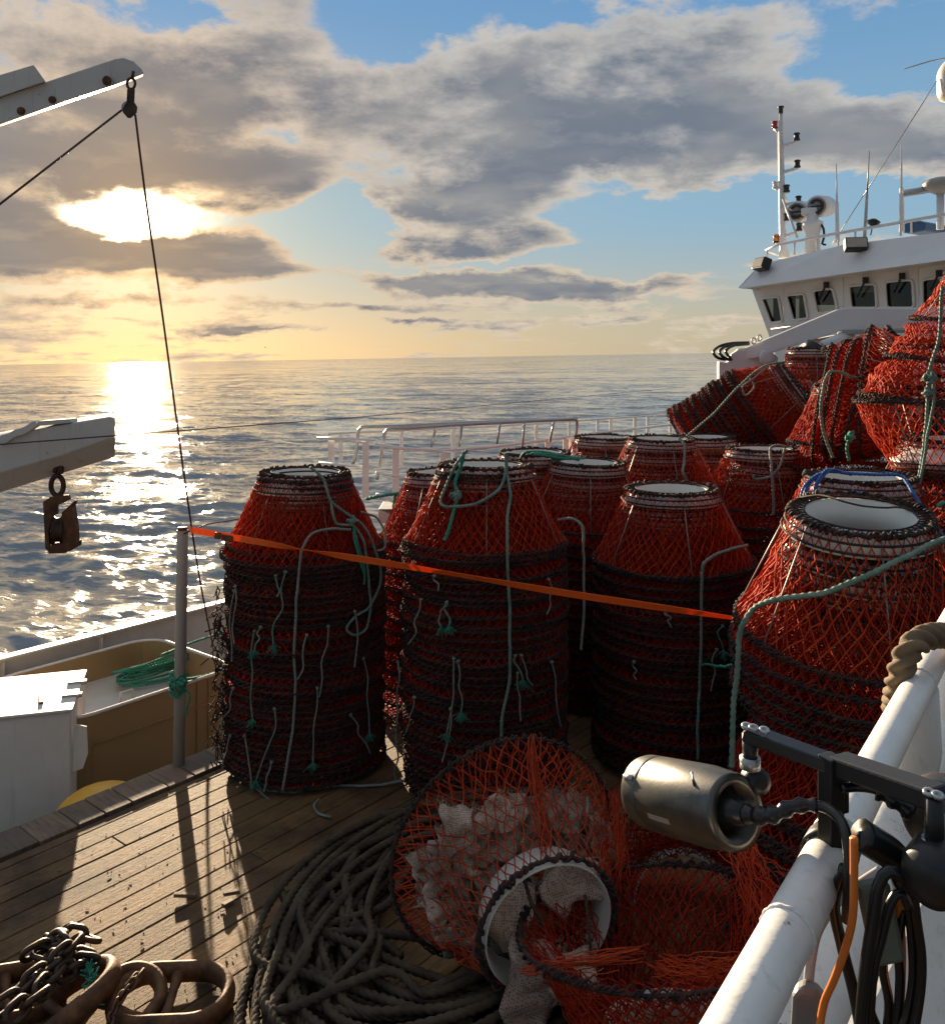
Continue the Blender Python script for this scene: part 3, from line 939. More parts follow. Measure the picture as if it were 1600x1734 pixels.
def net_cone(seed, t_lo=0.0, t_hi=1.0, nc=50, nr=13, r=0.0031, sag=0.05, noise=0.008, r0=RB, r1=RT, h=PH):
    """diamond netting stretched over the cone between its rods; t runs from the base ring to the mouth"""
    g = np.random.default_rng(seed)
    mb = MB()
    j0, j1 = int(round(t_lo * nr)), int(round(t_hi * nr))
    idx = {}
    PT = np.zeros((nr + 1, nc, 3))
    ph = g.random() * 6.28; d1, d2, d3 = g.random(3) * 6.28
    for j in range(nr + 1):
        t = j / nr
        a = (np.arange(nc) + 0.5 * (j % 2)) * 2 * np.pi / nc + g.normal(0, 0.012, nc)
        rad = (r0 + (r1 - r0) * t) * (1 - sag * (0.5 - 0.5 * np.cos(6 * a + ph)) * math.sin(math.pi * t) ** .8) + g.normal(0, noise, nc) * math.sin(math.pi * t)
        rad *= 1 + math.sin(math.pi * min(1, t * 1.0)) * (.030 * np.cos(2 * a + d1) + .026 * np.cos(3 * a + d2) - .05 * np.exp(-((np.cos(a + d3) - 1) / .12) ** 2))
        PT[j] = np.stack([rad * np.cos(a), rad * np.sin(a), h * t + g.normal(0, noise, nc) * math.sin(math.pi * t)], -1)
    A = []; B = []
    for j in range(j0, j1):
        i = np.arange(nc)
        l = (i - 1 + (j % 2)) % nc; q = (i + (j % 2)) % nc
        A += [PT[j][i], PT[j][i]]; B += [PT[j + 1][l], PT[j + 1][q]]
    A = np.concatenate(A); B = np.concatenate(B)
    mb.segs(A, B, r, 3)
    # doubled twine along some rows near the mouth and the base: mending and selvedge
    return mb

def ring_rope(seed, rad=RB, turns=70, hr=0.0115, sr=0.0050, strands=3, core=0.009, wob=0.016):
    g = np.random.default_rng(seed)
    mb = MB()
    a = np.linspace(0, 2 * np.pi, 60)[:-1]
    mb.tube(np.stack([rad * np.cos(a), rad * np.sin(a), a * 0], -1), core, 5, closed=True)
    for k in range(strands):
        N = turns * 9
        a = np.arange(N) * 2 * np.pi / N
        tu = turns - 3 * k
        w = a * tu + k * np.pi + 0.8 * np.sin(a * 5 + g.random() * 6)
        hh = hr * (1 + 0.45 * np.sin(a * 7 + g.random() * 6) + 0.25 * np.sin(a * 19 + g.random() * 6))
        zz = wob * np.sin(a * 4 + g.random() * 6)
        rr = rad + hh * np.cos(w)
        mb.tube(np.stack([rr * np.cos(a), rr * np.sin(a), hh * np.sin(w) + zz], -1), sr, 5, closed=True)
    return mb

def collar_mb(t=0.006):
    pr_ = [(.288, -.006), (RT - .022, -.018), (RT + .034, -.105), (RT - .02, -.115), (.262, -.20), (.256, -.20), (.280, -.004)]
    mb = MB()
    mb.lathe([(q, PH + z) for q, z in pr_], n=40, close=True)
    return mb

def me(mb, mat, name):
    x = mb.mesh(name); x.materials.append(mat); return x

def floor_net(mb):
    A = []; B = []
    for k in range(56):
        a = k * 2 * math.pi / 56
        A.append((RB * math.cos(a), RB * math.sin(a), 0.004)); B.append((.22 * math.cos(a + .5), .22 * math.sin(a + .5), 0.02))
        A.append((RB * math.cos(a), RB * math.sin(a), 0.004)); B.append((.22 * math.cos(a - .5), .22 * math.sin(a - .5), 0.02))
    mb.segs(A, B, .005, 3)
    return mb
NETS = [me(net_cone(100 + i), MAT['net'], 'net') for i in range(8)]
NETO = me(net_cone(140, nc=48, nr=12, r=0.0040, sag=.10, noise=.014), MAT['net_orange'], 'net')
NETB = [me(net_cone(150 + i, nc=46, nr=12, r=0.0042, sag=.06, noise=.010), MAT['net'], 'net') for i in range(2)]
INNER = [me(floor_net(net_cone(120 + i, 0, 1, nc=58, r=0.0042, sag=.02)), MAT['net_shade'], 'net') for i in range(3)]
RINGS = [me(ring_rope(160 + i), MAT['rope_dark'], 'base_ring') for i in range(5)]
_t = ring_rope(170, RT, 34, 0.013, 0.008, 2, 0.010, 0.004)
for a in _t.v: a += np.array([0, 0, PH])
TOPR = me(_t, MAT['rope_dark'], 'mouth_ring')
COLL = me(collar_mb(), MAT['collar'], 'entrance_collar')
_t = MB(); _a = np.linspace(0, 2 * np.pi, 40)[:-1]
_rr = RB + (RT - RB) * .86
_t.tube(np.stack([_rr * np.cos(_a) * 1.01, _rr * np.sin(_a) * 1.01, _a * 0 + PH * .86], -1), 0.007, 4, closed=True)
_rr = RB + (RT - RB) * .93
_t.tube(np.stack([_rr * np.cos(_a) * 1.01, _rr * np.sin(_a) * 1.01, _a * 0 + PH * .93], -1), 0.007, 4, closed=True)
_A = []; _B = []
for k in range(44):
    a0_, a1_ = k * 2 * math.pi / 44, (k + .5) * 2 * math.pi / 44
    for b_ in (a0_, a1_ + math.pi / 44):
        _A.append((.292 * math.cos(a1_), .292 * math.sin(a1_), PH + .002)); _B.append((RT * math.cos(a0_ if b_ == a0_ else a0_ + 2 * math.pi / 44), RT * math.sin(a0_ if b_ == a0_ else a0_ + 2 * math.pi / 44), PH + .006))
_t.segs(_A, _B, .004, 4)
_t.tube(np.stack([.292 * np.cos(_a), .292 * np.sin(_a), _a * 0 + PH + .004], -1), 0.006, 4, closed=True)
HOOP = me(_t, MAT['rope_dark'], 'lacing')
_rods = []
for k in range(6):
    a = k * math.pi / 3 + .2
    mb = MB(); mb.tube([(RB * math.cos(a), RB * math.sin(a), 0), (RT * math.cos(a), RT * math.sin(a), PH)], 0.005, 5)
    _rods.append(me(mb, MAT['rod'], 'side_rod'))

def child(name, mesh, parent):
    o = bpy.data.objects.new(name, mesh); C.objects.link(o); o.parent = parent
    return o

def pot(label, mat4, group, full=True, rods=True, net=None, ring=None):
    t = thing('crab_pot', label, 'crab pot', (0, 0, 0), group)
    t.matrix_world = mat4
    k = int(g5.integers(0, 100))
    child('net', net or (NETS[k % 8] if rods and full else INNER[k % 3]), t)
    child('base_ring', ring or RINGS[k % 5], t)
    if full:
        child('mouth_ring', TOPR, t); child('entrance_collar', COLL, t); child('lacing', HOOP, t)
        if rods:
            for r_ in _rods: child('side_rod', r_, t)
    return t

ORD = ['top', 'second', 'third', 'fourth', 'fifth', 'sixth', 'seventh', 'eighth', 'ninth', 'tenth', 'eleventh', 'twelfth', 'thirteenth', 'fourteenth', 'fifteenth',
       'sixteenth', 'seventeenth', 'eighteenth', 'nineteenth', 'twentieth', 'twenty-first', 'twenty-second', 'twenty-third', 'twenty-fourth', 'twenty-fifth', 'twenty-sixth',
       'twenty-seventh', 'twenty-eighth', 'twenty-ninth', 'thirtieth', 'thirty-first', 'thirty-second', 'thirty-third', 'thirty-fourth', 'thirty-fifth', 'thirty-sixth', 'thirty-seventh', 'thirty-eighth', 'thirty-ninth', 'fortieth', 'forty-first', 'forty-second', 'forty-third', 'forty-fourth']

def stack(px, d, ytop, n_full, pitch, where, group, look='red net crab pot', tilt=(0, 0), gaps=None, zmin=None, bignet=False, jit=0.014, nmax=44, lean=(0, 0), sc=1.0):
    """nested pots on the deck; ytop = pixel height of the uppermost mouth ring"""
    top = P(px, ytop, d)
    z = top.z - PH
    zmin = DECK + .04 if zmin is None else zmin
    i = 0; out = []
    while z > zmin and i < nmax:
        k = max(0.0, 1 - i / 9)
        rx, ry = R(tilt[0]) * k + g5.normal(0, .012), R(tilt[1]) * k + g5.normal(0, .012)
        h = top.z - PH - z
        x = top.x + lean[0] * h + g5.normal(0, jit); y = top.y + lean[1] * h + g5.normal(0, jit)
        m4 = Matrix.Translation((x, y, z)) @ Matrix.Rotation(rx, 4, 'X') @ Matrix.Rotation(ry, 4, 'Y') @ Matrix.Rotation(g5.random() * 6.28, 4, 'Z') @ Matrix.Diagonal((sc * (1 + g5.normal(0, .012)), sc * (1 + g5.normal(0, .012)), 1 + g5.normal(0, .02), 1))
        lab = f"{look} crowning {where}" if i == 0 else f"crab pot {ORD[i]} from the top in {where}"
        if zmin > DECK + .1 and i == 0: lab = f"{look} topping {where}"
        full = i < n_full or (gaps and (i - 1) in gaps and gaps[i - 1] > .3)
        o = pot(lab, m4, group, full, i < 1, (NETB[i % 2] if bignet and full and i in (0, 7) else None))
        out.append(o)
        p_ = pitch * (1 + g5.normal(0, .12))
        if gaps and i in gaps: p_ = gaps[i]
        z -= p_
        i += 1
    return out

GS = 'red conical crab pots nested in stacks on the deck'
stack(520, 7.5, 797, 5, 0.054, 'the leftmost stack beside the trench', GS, gaps={1: .04, 2: .05}, lean=(-.012, -.01))
stack(820, 7.2, 788, 5, 0.055, 'the stack with the knotted teal ropes', GS, gaps={0: .035, 1: .035, 2: .11, 3: .035})
stack(1138, 7.55, 826, 5, 0.058, 'the middle stack behind the strap', GS, gaps={0: .05})
stack(1447, 4.70, 866, 6, 0.068, 'the nearest right stack with white mouth', GS, tilt=(9, 0), bignet=True, gaps={0: .12, 1: .09, 5: .42}, sc=.95)
stack(1458, 6.3, 806, 4, 0.11, 'the stack with the blue ropes', GS)
stack(757, 8.6, 800, 4, 0.13, 'the brownish stack behind the railing end', GS, lean=(-.05, 0))
stack(905, 9.5, 768, 3, 0.15, 'the stack under the teal rope coil', GS)
stack(993, 9.0, 783, 4, 0.11, 'the stack behind the middle gap', GS)
stack(1117, 10.2, 741, 4, 0.15, 'the far stack with a dangling grey rope', GS)
stack(1024, 11.4, 739, 3, 0.18, 'the far stack left of the dangling rope', GS)
stack(1192, 11.4, 742, 3, 0.18, 'the far stack showing a white mouth', GS)
stack(1293, 9.7, 760, 4, 0.13, 'the stack with a grey rope looped over', GS)
stack(1378, 13.0, 592, 3, 0.13, 'the stack below the crane elbow', GS, zmin=CZ - 1.6)

def along(axis, roll=0.0):
    q = Vector((0, 0, 1)).rotation_difference(Vector(axis).normalized())
    return q.to_matrix().to_4x4() @ Matrix.Rotation(roll, 4, 'Z')

# a toppled stack, lying back on the others, mouth to the right
base = P(1208, 742, 12.3); tip = P(1352, 652, 11.9)
ax = (tip - base).normalized()
for i in range(17):
    c = tip - ax * (PH + i * 0.062) + Vector(g5.normal(0, .015, 3))
    pot(("red net crab pot at the upper mouth end of the toppled stack by the crane" if i == 0 else f"dark-ringed crab pot {ORD[i]} from the mouth end of the toppled stack"),
        Matrix.Translation(c) @ along(ax + Vector(g5.normal(0, .02, 3)), g5.random() * 6), 'crab pots in the toppled stack', i < 4, i < 1)
# tilted pots between the toppled stack and the tall heap
c0 = P(1402, 690, 9.3); c1 = P(1505, 705, 8.5)
ax = Vector((0.80, -0.42, -0.16)).normalized()
TL = ['leftmost', 'second from left', 'third from left', 'fourth from left', 'rightmost']
for i in range(5):
    c = c0.lerp(c1, i * 0.17) + Vector((0, 0, .05 * i)) + Vector(g5.normal(0, .02, 3))
    pot(f"tilted red crab pot, {TL[i]} of the five leaning against the tall heap", Matrix.Translation(c) @ along(ax + Vector(g5.normal(0, .05, 3)), g5.random() * 6), 'tilted crab pots leaning on the tall heap', True, i == 4)
ax = Vector((0.62, -0.35, 0.70)).normalized()
for i, (x, y, d) in enumerate(((1472, 660, 9.6), (1478, 690, 9.75))):
    pot(['red crab pot lying with its empty mouth ring uppermost before the crane', 'red crab pot slumped under the one with the raised mouth ring'][i],
        Matrix.Translation(P(x, y, d)) @ along(ax if i == 0 else Vector((.2, -.3, .9)), .4 + i), 'tilted crab pots leaning on the tall heap', True, True)
for i in range(7):
    pot(f"crab pot {ORD[i + 1]} down in the support under the tilted red pots", Matrix.Translation(P(1445 + 4 * (i % 2), 745, 9.3) - Zv * (.02 + .28 * i)) @ Matrix.Rotation(i * 1.1, 4, 'Z'), 'tilted crab pots leaning on the tall heap', i < 3, False)

# tall heap at the right edge: loosely piled pots over one turned upside down
hx, hd = 1612, 7.0
inv = P(hx - 14, 680, hd)
pot('large upside-down red crab pot at the foot of the tall heap', Matrix.Translation(inv) @ Matrix.Rotation(R(178), 4, 'X') @ Matrix.Rotation(.3, 4, 'Z') @ Matrix.Diagonal((1, 1, .92, 1)), 'loosely piled crab pots of the tall heap', True, True, NETB[0])
BARREL = [me(net_cone(200 + k_, 0, 1, nc=50, nr=5, r=0.0042, sag=.03, noise=.010, r0=RB * .985, r1=RB * .90, h=.16), MAT['net'], 'net') for k_ in range(3)]
BARIN = me(net_cone(210, 0, 1, nc=62, nr=5, r=0.0050, sag=.03, noise=.010, r0=RB * .94, r1=RB * .84, h=.17), MAT['net_shade'], 'inner_net')
for i, (y, dx) in enumerate(((672, -4), (640, 18), (608, 32), (572, 46), (538, 62))):
    base_ = P(hx + dx - 4, y + 6, hd + .1)
    k = (1.0, .98, .94, .90, .86)[i]
    lab = ['red crab pot set mouth up on the upside-down pot of the tall heap', 'red crab pot third up in the tall heap by the green rope', 'red crab pot in the middle of the tall heap', 'red crab pot second from the top of the tall heap', 'topmost red crab pot of the tall heap against the wheelhouse'][i]
    hp_ = pot(lab, Matrix.Translation(base_) @ Matrix.Rotation(R((4, -3, 5, -4, 3)[i]), 4, 'Y') @ Matrix.Rotation(R(3), 4, 'X') @ Matrix.Rotation(i * 1.3, 4, 'Z') @ Matrix.Diagonal((k, k, .62 if i == 4 else 1, 1)),
        'loosely piled crab pots of the tall heap', i == 4, i == 4, NETB[0] if i == 4 else BARREL[i % 3])
    if i < 4: child('inner_net', BARIN, hp_)
# what the heap stands on
stack(hx + 6, hd + .05, 742, 3, 0.16, 'the base under the tall heap', GS)

# ------------------------------------------------------------------ pots lying open in the foreground
FB = P(856, 1438, 4.95); FT = P(930, 1572, 4.38)
fax = (FT - FB).normalized()
fm = Matrix.Translation(FB) @ along(fax, 0.5)
FLOORM = me(floor_net(MB()), MAT['net'], 'floor_net')
p1_ = pot('fallen crab pot with torn orange net, full of crumpled bait bags', fm, 'fallen crab pots in the foreground', True, False, NETO)
child('floor_net', FLOORM, p1_)
p2_ = pot('upturned crab pot with sagging orange net right of the bait bags', Matrix.Translation(P(1110, 1560, 4.2)) @ Matrix.Rotation(R(174), 4, 'Y') @ Matrix.Rotation(R(10), 4, 'X') @ Matrix.Rotation(.8, 4, 'Z'),
    'fallen crab pots in the foreground', True, False, NETO)
INCONE = me(net_cone(190, 0, 1, nc=52, r=0.0042, sag=.12, noise=.02), MAT['net_shade'], 'inner_net')  # net layer added inside the fallen pots to darken them and hide the deck
child('inner_net', INCONE, p2_)
p3_ = pot('crab pot lying on its side below the metal lamp', Matrix.Translation(P(1165, 1570, 5.05)) @ along((0.15, .72, -.30), 1.0), 'fallen crab pots in the foreground', True, False, NETO)
child('inner_net', INCONE, p3_)

# the fallen pots have lost their lacing and show the whole plastic mouth
_t = MB(); _t.lathe([(RT - .028, 0.012 + PH), (RT - .05, PH - .16), (RT - .056, PH - .16), (RT - .036, 0.012 + PH)], n=48, close=True)
COLW = me(_t, MAT['collar'], 'entrance_collar')
for q in (p1_, p2_, p3_):
    for c in list(q.children):
        if c.name.startswith('lacing'): bpy.data.objects.remove(c)
        elif c.name.startswith('entrance_collar'): c.data = COLW
for q in (p2_, p3_):  # further inner layers added to make the inside darker
    for k in range(2):
        c = child('inner_net', INCONE, q); c.rotation_euler.z = 1.3 + k * .9; c.scale = (.93 - .09 * k, .93 - .09 * k, .95 - .1 * k)

# ------------------------------------------------------------------ white guard rails at the far side of the deck
def flatbar(mb, a, b, w=0.07, th=0.014, side=U):
    """flat bar from a to b, width along `side`"""
    a = Vector(a); b = Vector(b); s_ = Vector(side).normalized() * w / 2
    n_ = (b - a).cross(s_).normalized() * th / 2
    mb.hexa([a - s_ - n_, a + s_ - n_, a + s_ + n_, a - s_ + n_, b - s_ - n_, b + s_ - n_, b + s_ + n_, b - s_ + n_])

def guard(label, top, posts, low, mid=None, r=0.022, base_z=None, w=0.085):
    g_ = thing('guard_rail', label, 'railing', tuple(top[0] - Zv * 1.0))
    mb = MB(); mb.tube(top, r, 8); mb.build('top_rail', MAT['white'], g_)
    if mid:
        for q in mid:
            mb = MB(); mb.tube(q, r * .85, 8); mb.build('middle_rail', MAT['white'], g_)
    for (a, b) in posts:
        mb = MB(); flatbar(mb, b, a, w, .016, Vector((1, .15, 0))); mb.build('post', MAT['white'], g_)
    return g_
D1 = 11.5
def pp(x, y0, y1, d): return (P(x, y0, d), P(x, y1, d))
guard('near white guard rail with flat posts left of the pot stacks', [P(537, 742, D1), P(585, 743, D1 - .1), P(636, 747, D1 - .2)],
      [pp(561, 744, 800, D1), pp(619, 748, 842, D1 - .2)], None, [[P(540, 784, D1), P(640, 792, D1 - .2)]])
guard('long white guard rail with flat posts behind the red stacks', [P(634, 752, D1 - .25), P(680, 759, D1 - .2), P(745, 764, D1), P(830, 757, D1 + .9), P(925, 745, D1 + 1.8), P(1010, 733, D1 + 3), P(1180, 714, D1 + 6)],
      [pp(670, 759, 850, D1 - .2), pp(751, 765, 850, D1), pp(928, 747, 780, D1 + 1.8), pp(958, 742, 775, D1 + 2.2), pp(966, 741, 775, D1 + 2.3)], None,
      [[P(636, 800, D1 - .25), P(672, 806, D1 - .2), P(748, 817, D1)]])
tops = [(556, 735), (700, 728), (840, 722), (985, 712), (1100, 704), (1190, 698)]
guard('far white guard rail with flat posts at the ship side', [P(x, y, 13.5 + (x - 556) * .011) for x, y in tops],
      [pp(x, y, y + 62, 13.5 + (x - 556) * .011) for x, y in ((577, 736), (680, 730), (767, 726), (908, 718), (964, 714), (1012, 710), (1034, 709), (1075, 706), (1097, 704), (1135, 702), (1165, 700))], None,
      [[P(x, y + 32, 13.5 + (x - 556) * .011) for x, y in tops]], r=.018, w=.065)
gr = thing('folding_gangway_rail', 'grey tubular double rail with slanted stanchions above the guard rail', 'railing', tuple(P(640, 800, 11.8)))
mb = MB()
mb.tube(spline([P(596, 790, 11.9), P(603, 765, 11.9), P(607, 728, 11.9), P(612, 723, 11.9), P(660, 722, 11.9), P(790, 716, 12.5), P(977, 709, 13.4)], .1), .022, 8)
mb.build('rail', MAT['galv'], gr)
mb = MB()
mb.tube(spline([P(638, 812, 11.4), P(645, 775, 11.4), P(651, 733, 11.4), P(656, 727, 11.4), P(700, 725, 11.5), P(800, 718, 12.1), P(972, 710, 13.1), P(977, 712, 13.2), P(973, 760, 13.2)], .1), .022, 8)
mb.build('rail', MAT['galv'], gr)
for (x0, y0, x1, y1, d_) in ((738, 723, 730, 757, 11.8), (782, 721, 778, 756, 12), (847, 717, 841, 752, 12.3), (888, 715, 884, 762, 12.5), (938, 713, 931, 748, 12.8)):
    mb = MB(); mb.tube([P(x0, y0, d_), P(x1, y1, d_)], .018, 6); mb.build('stanchion', MAT['galv'], gr)
# small white winch frame and bollard between the stacks
fr = thing('winch_frame', 'white steel frame with a bracket glimpsed between the two left stacks', 'frame', tuple(P(660, 900, 9.6)))
mb = MB()
mb.prism([P(641, 862, 9.4), P(686, 862, 9.4), P(702, 848, 9.9), P(702, 862, 9.9), P(688, 885, 9.4), P(640, 885, 9.4)], (0, .5, 0))
mb.build('plate', MAT['white_worn'], fr, bevel=.006)
mb = MB(); mb.hexa([P(655, 886, 9.5), P(700, 886, 9.5), P(700, 886, 10.0), P(655, 886, 10.0), P(650, 1100, 9.5), P(700, 1100, 9.5), P(700, 1100, 10), P(650, 1100, 10)][4:] + [P(655, 886, 9.5), P(700, 886, 9.5), P(700, 886, 10.0), P(655, 886, 10.0)])
mb.build('pedestal', MAT['grey_steel'], fr)
mb = MB(); mb.tube(spline([P(638, 845, 9.7), P(640, 838, 9.7), P(690, 858, 9.5)], .05), .028, 8)
mb.build('pipe', MAT['white_worn'], fr)
bo = thing('bollard', 'short pale steel bollard post with dark green rope beside the second stack', 'bollard', tuple(P(691, 900, 9.2)))
mb = MB(); mb.tube([P(689, 905, 9.2), P(691, 834, 9.2)], .032, 12); mb.build('pin', MAT['grey_steel'], bo)
mb = MB(); mb.rope([P(620, 845, 9.3), P(655, 838, 9.2), P(692, 834, 9.15), P(672, 836, 9.2), P(667, 855, 9.2), P(666, 878, 9.2)], .02, n=6)
o = mb.build('mooring_rope', MAT['rope_teal']); tag(o, 'dark green rope bent round the short bollard', 'rope')

# ------------------------------------------------------------------ deck crane in front of the wheelhouse
cr = thing('deck_crane', 'white knuckle boom deck crane folded across the front of the wheelhouse', 'crane', tuple(P(1245, 900, 14.5)))
dC = 14.5
mb = MB()
mb.lathe([(.24, -3.2), (.24, .0), (.30, .02), (.30, .14), (.25, .16), (.25, .2)], P(1238, 672, dC), (0, 0, 1), 24)
mb.build('pedestal', MAT['white_clean'], cr)
mb = MB()
mb.prism([P(1217, 668, dC - .3), P(1217, 612, dC - .3), P(1232, 614, dC - .3), P(1238, 600, dC - .3), P(1252, 591, dC - .3), P(1268, 592, dC - .3), P(1300, 608, dC - .3), P(1318, 640, dC - .3), P(1270, 668, dC - .3)], (0.12, .55, 0))
mb.build('slewing_column', MAT['white_clean'], cr, bevel=.02)
mb = MB()
def beam(mb, pix, d0, d1, x0, x1, th):
    f = lambda x: d0 + (d1 - d0) * (x - x0) / (x1 - x0)
    mb.prism([P(x, y, f(x)) for x, y in pix], (0.1, th, 0))
beam(mb, [(1243, 598), (1250, 590), (1262, 589), (1300, 573), (1420, 523), (1432, 521), (1560, 521), (1640, 521), (1640, 557), (1560, 556), (1426, 559), (1400, 568), (1280, 606), (1262, 608), (1248, 608)], 14.3, 12.6, 1240, 1640, .42)
mb.build('boom', MAT['white_clean'], cr, bevel=.012)
mb = MB()
beam(mb, [(1426, 559), (1560, 556), (1640, 557), (1640, 563), (1560, 562), (1428, 566)], 14.26, 12.56, 1240, 1640, .46)
mb.build('lower_flange', MAT['grey_steel'], cr, bevel=.006)
mb = MB()
c_ = P(1366, 578, 13.6)
mb.tube([P(1418, 577, 13.5), P(1338, 612, 13.5)], .085, 12)
mb.build('hydraulic_cylinder', MAT['galv'], cr)
mb = MB(); mb.tube([P(1440, 569, 13.55), P(1395, 588, 13.45)], .11, 12); mb.build('cylinder_barrel', MAT['white_clean'], cr)
mb = MB(); mb.prism([P(1364, 586, 13.9), P(1376, 576, 13.9), P(1422, 566, 13.9), P(1425, 575, 13.9), P(1415, 586, 13.9), P(1396, 595, 13.9)], (0, .3, 0))
mb.build('bracket', MAT['white_clean'], cr, bevel=.01)
mb = MB()
mb.lathe([(.05, -.03), (.12, -.03), (.12, .03), (.05, .03)], P(1298, 605, 14.0), (0.2, -1, 0), 20)
mb.prism([P(1288, 608, 14.1), P(1290, 601, 14.1), P(1312, 600, 14.1), P(1318, 606, 14.1), P(1316, 614, 14.1), P(1288, 614, 14.1)], (0, .06, 0))
mb.build('pin_plate', MAT['white_clean'], cr)
for (x, y) in ((1276, 577), (1286, 572)):
    mb = MB(); c_ = P(x, y, 14.05)
    mb.tube([c_ + Vector((.032 * math.cos(a), 0, .05 * math.sin(a))) for a in np.linspace(0, 6.283, 16)[:-1]], .012, 6, closed=True)
    mb.build('lifting_eye', MAT['white_clean'], cr)
for k in range(3):
    mb = MB()
    o_ = k * 8
    mb.tube(spline([P(1268, 580 + k * 1.2, 14.3), P(1240 + k * 4, 581 + k * 1.5, 14.2), P(1219 + o_, 586 + k, 14.1), P(1208 + o_ * 1.3, 596, 14.0), P(1216 + o_ * 1.2, 606 - k, 14.0), P(1234 + k * 2, 609, 14.1)], .04), .024, 8)
    mb.build('hydraulic_hose', MAT['rubber'], cr)
mb = MB(); mb.tube([P(1376, 598, 13.0), P(1384, 586, 13.0)], .18, 14); mb.build('light_cap', MAT['black'], cr)

# ------------------------------------------------------------------ wheelhouse
NX, NY, NC = 1.0, 0.73, 20.64           # facade plane x + .73 y = 20.64
def fp(px, py, back=0.0):
    d = (NC + back) / ((px - PX) / F * NX + NY)
    return P(px, py, d)
fn = Vector((NX, NY, 0)).normalized()     # away from the viewer
fw = Vector((NY, -NX, 0)).normalized()    # along the facade, to the right
wh = thing('wheelhouse', 'white ship wheelhouse with leaning windows and deep roof visor at the right', 'wheelhouse', tuple(P(1500, 700, 17)))
def holed(outer, holes, depth, name, mat, parent):
    """flat plate (points on one plane) with real openings, given a thickness"""
    o0 = Vector(outer[0]); ex = fw; n_ = fn
    ez = Vector((0, 0, 1))
    cu = bpy.data.curves.new('tmp', 'CURVE'); cu.dimensions = '2D'; cu.fill_mode = 'BOTH'; cu.extrude = depth / 2
    for loop in [outer] + holes:
        sp_ = cu.splines.new('POLY'); sp_.points.add(len(loop) - 1); sp_.use_cyclic_u = True
        for q, p in zip(sp_.points, loop):
            w_ = Vector(p) - o0
            q.co = (w_.dot(ex), w_.dot(ez), 0, 1)
    ob = bpy.data.objects.new('tmp', cu); C.objects.link(ob)
    bpy.context.view_layer.update()
    me_ = bpy.data.meshes.new_from_object(ob.evaluated_get(bpy.context.evaluated_depsgraph_get()))
    bpy.data.objects.remove(ob); bpy.data.curves.remove(cu)
    M4 = Matrix((( ex.x, ez.x, -n_.x, 0), (ex.y, ez.y, -n_.y, 0), (ex.z, ez.z, -n_.z, 0), (0, 0, 0, 1)))
    off = OFF[parent.name]
    me_.transform(Matrix.Translation(o0 - off + n_ * depth / 2) @ M4)
    me_.name = name; me_.materials.clear(); me_.materials.append(mat)
    o = bpy.data.objects.new(name, me_); C.objects.link(o); o.parent = parent
    return o
def rrect(q, r=.16, n=4):
    """rounded corners for a quad of pixel corners (clockwise from top left)"""
    q = [Vector((x, y)) for x, y in q]; out = []
    for i in range(4):
        a, b, c = q[i - 1], q[i], q[(i + 1) % 4]
        e1 = (a - b); e2 = (c - b)
        k = r * min(e1.length, e2.length)
        p1 = b + e1.normalized() * k; p2 = b + e2.normalized() * k
        for j in range(n + 1):
            t = j / n
            out.append(((1 - t) ** 2) * p1 + 2 * t * (1 - t) * b + t * t * p2)
    return [(p.x, p.y) for p in out]
WIN = [[(1289, 505), (1318, 502), (1325, 544), (1305, 547)],
       [(1331, 500), (1361, 497), (1368, 539), (1343, 542)],
       [(1376, 492), (1410, 488), (1418, 525), (1384, 531)],
       [(1437, 484), (1482, 480), (1485, 521), (1441, 521)],
       [(1498, 477), (1545, 473), (1548, 521), (1501, 521)],
       [(1561, 473), (1607, 468), (1610, 521), (1562, 521)],
       [(1622, 466), (1668, 462), (1672, 521), (1625, 521)]]
wall = [(1273, 489), (1400, 470), (1760, 424), (1760, 680), (1420, 680), (1335, 655), (1318, 615), (1301, 565)]
holed([fp(x, y) for x, y in wall], [[fp(x, y) for x, y in rrect(w_)] for w_ in WIN], .07, 'front_wall', MAT['white_clean'], wh)
for w_ in WIN:
    loop = [fp(x, y, -.02) for x, y in rrect(w_)]
    mb = MB(); mb.tube(loop, .03, 6, closed=True)
    fo = mb.build('window', MAT['white_clean'], wh)
    mb = MB(); mb.prism([fp(x, y, .05) for x, y in rrect(w_)], fn * .012)
    mb.build('pane', MAT['glass'], fo)
    mb = MB()
    cx = (w_[0][0] + w_[1][0]) / 2; ty = (w_[0][1] + w_[1][1]) / 2
    mb.tube([fp(cx + 6, ty - 9, -.12), fp(cx - 8, ty + 20, -.06)], .02, 5)
    mb.box(fp(cx + 6, ty - 8, -.12), (.10, .06, .12))
    if w_ not in WIN[:2]: mb.build('wiper', MAT['black'], fo)
# side wall facing left/forward, back wall with openings, floor, ceiling inside
c0_ = fp(1273, 489); c1_ = fp(1301, 565); c2_ = fp(1335, 655)
depthv = fn * 5.2
def quad(mb, a, b, c, d, th=.05):
    n_ = (Vector(b) - Vector(a)).cross(Vector(d) - Vector(a)).normalized() * th
    mb.hexa([Vector(q) for q in (a, b, c, d)] + [Vector(q) + n_ for q in (a, b, c, d)])
mb = MB()
top_, sill_, bot_ = c0_, c1_ - (c1_ - c0_) * .35, c2_
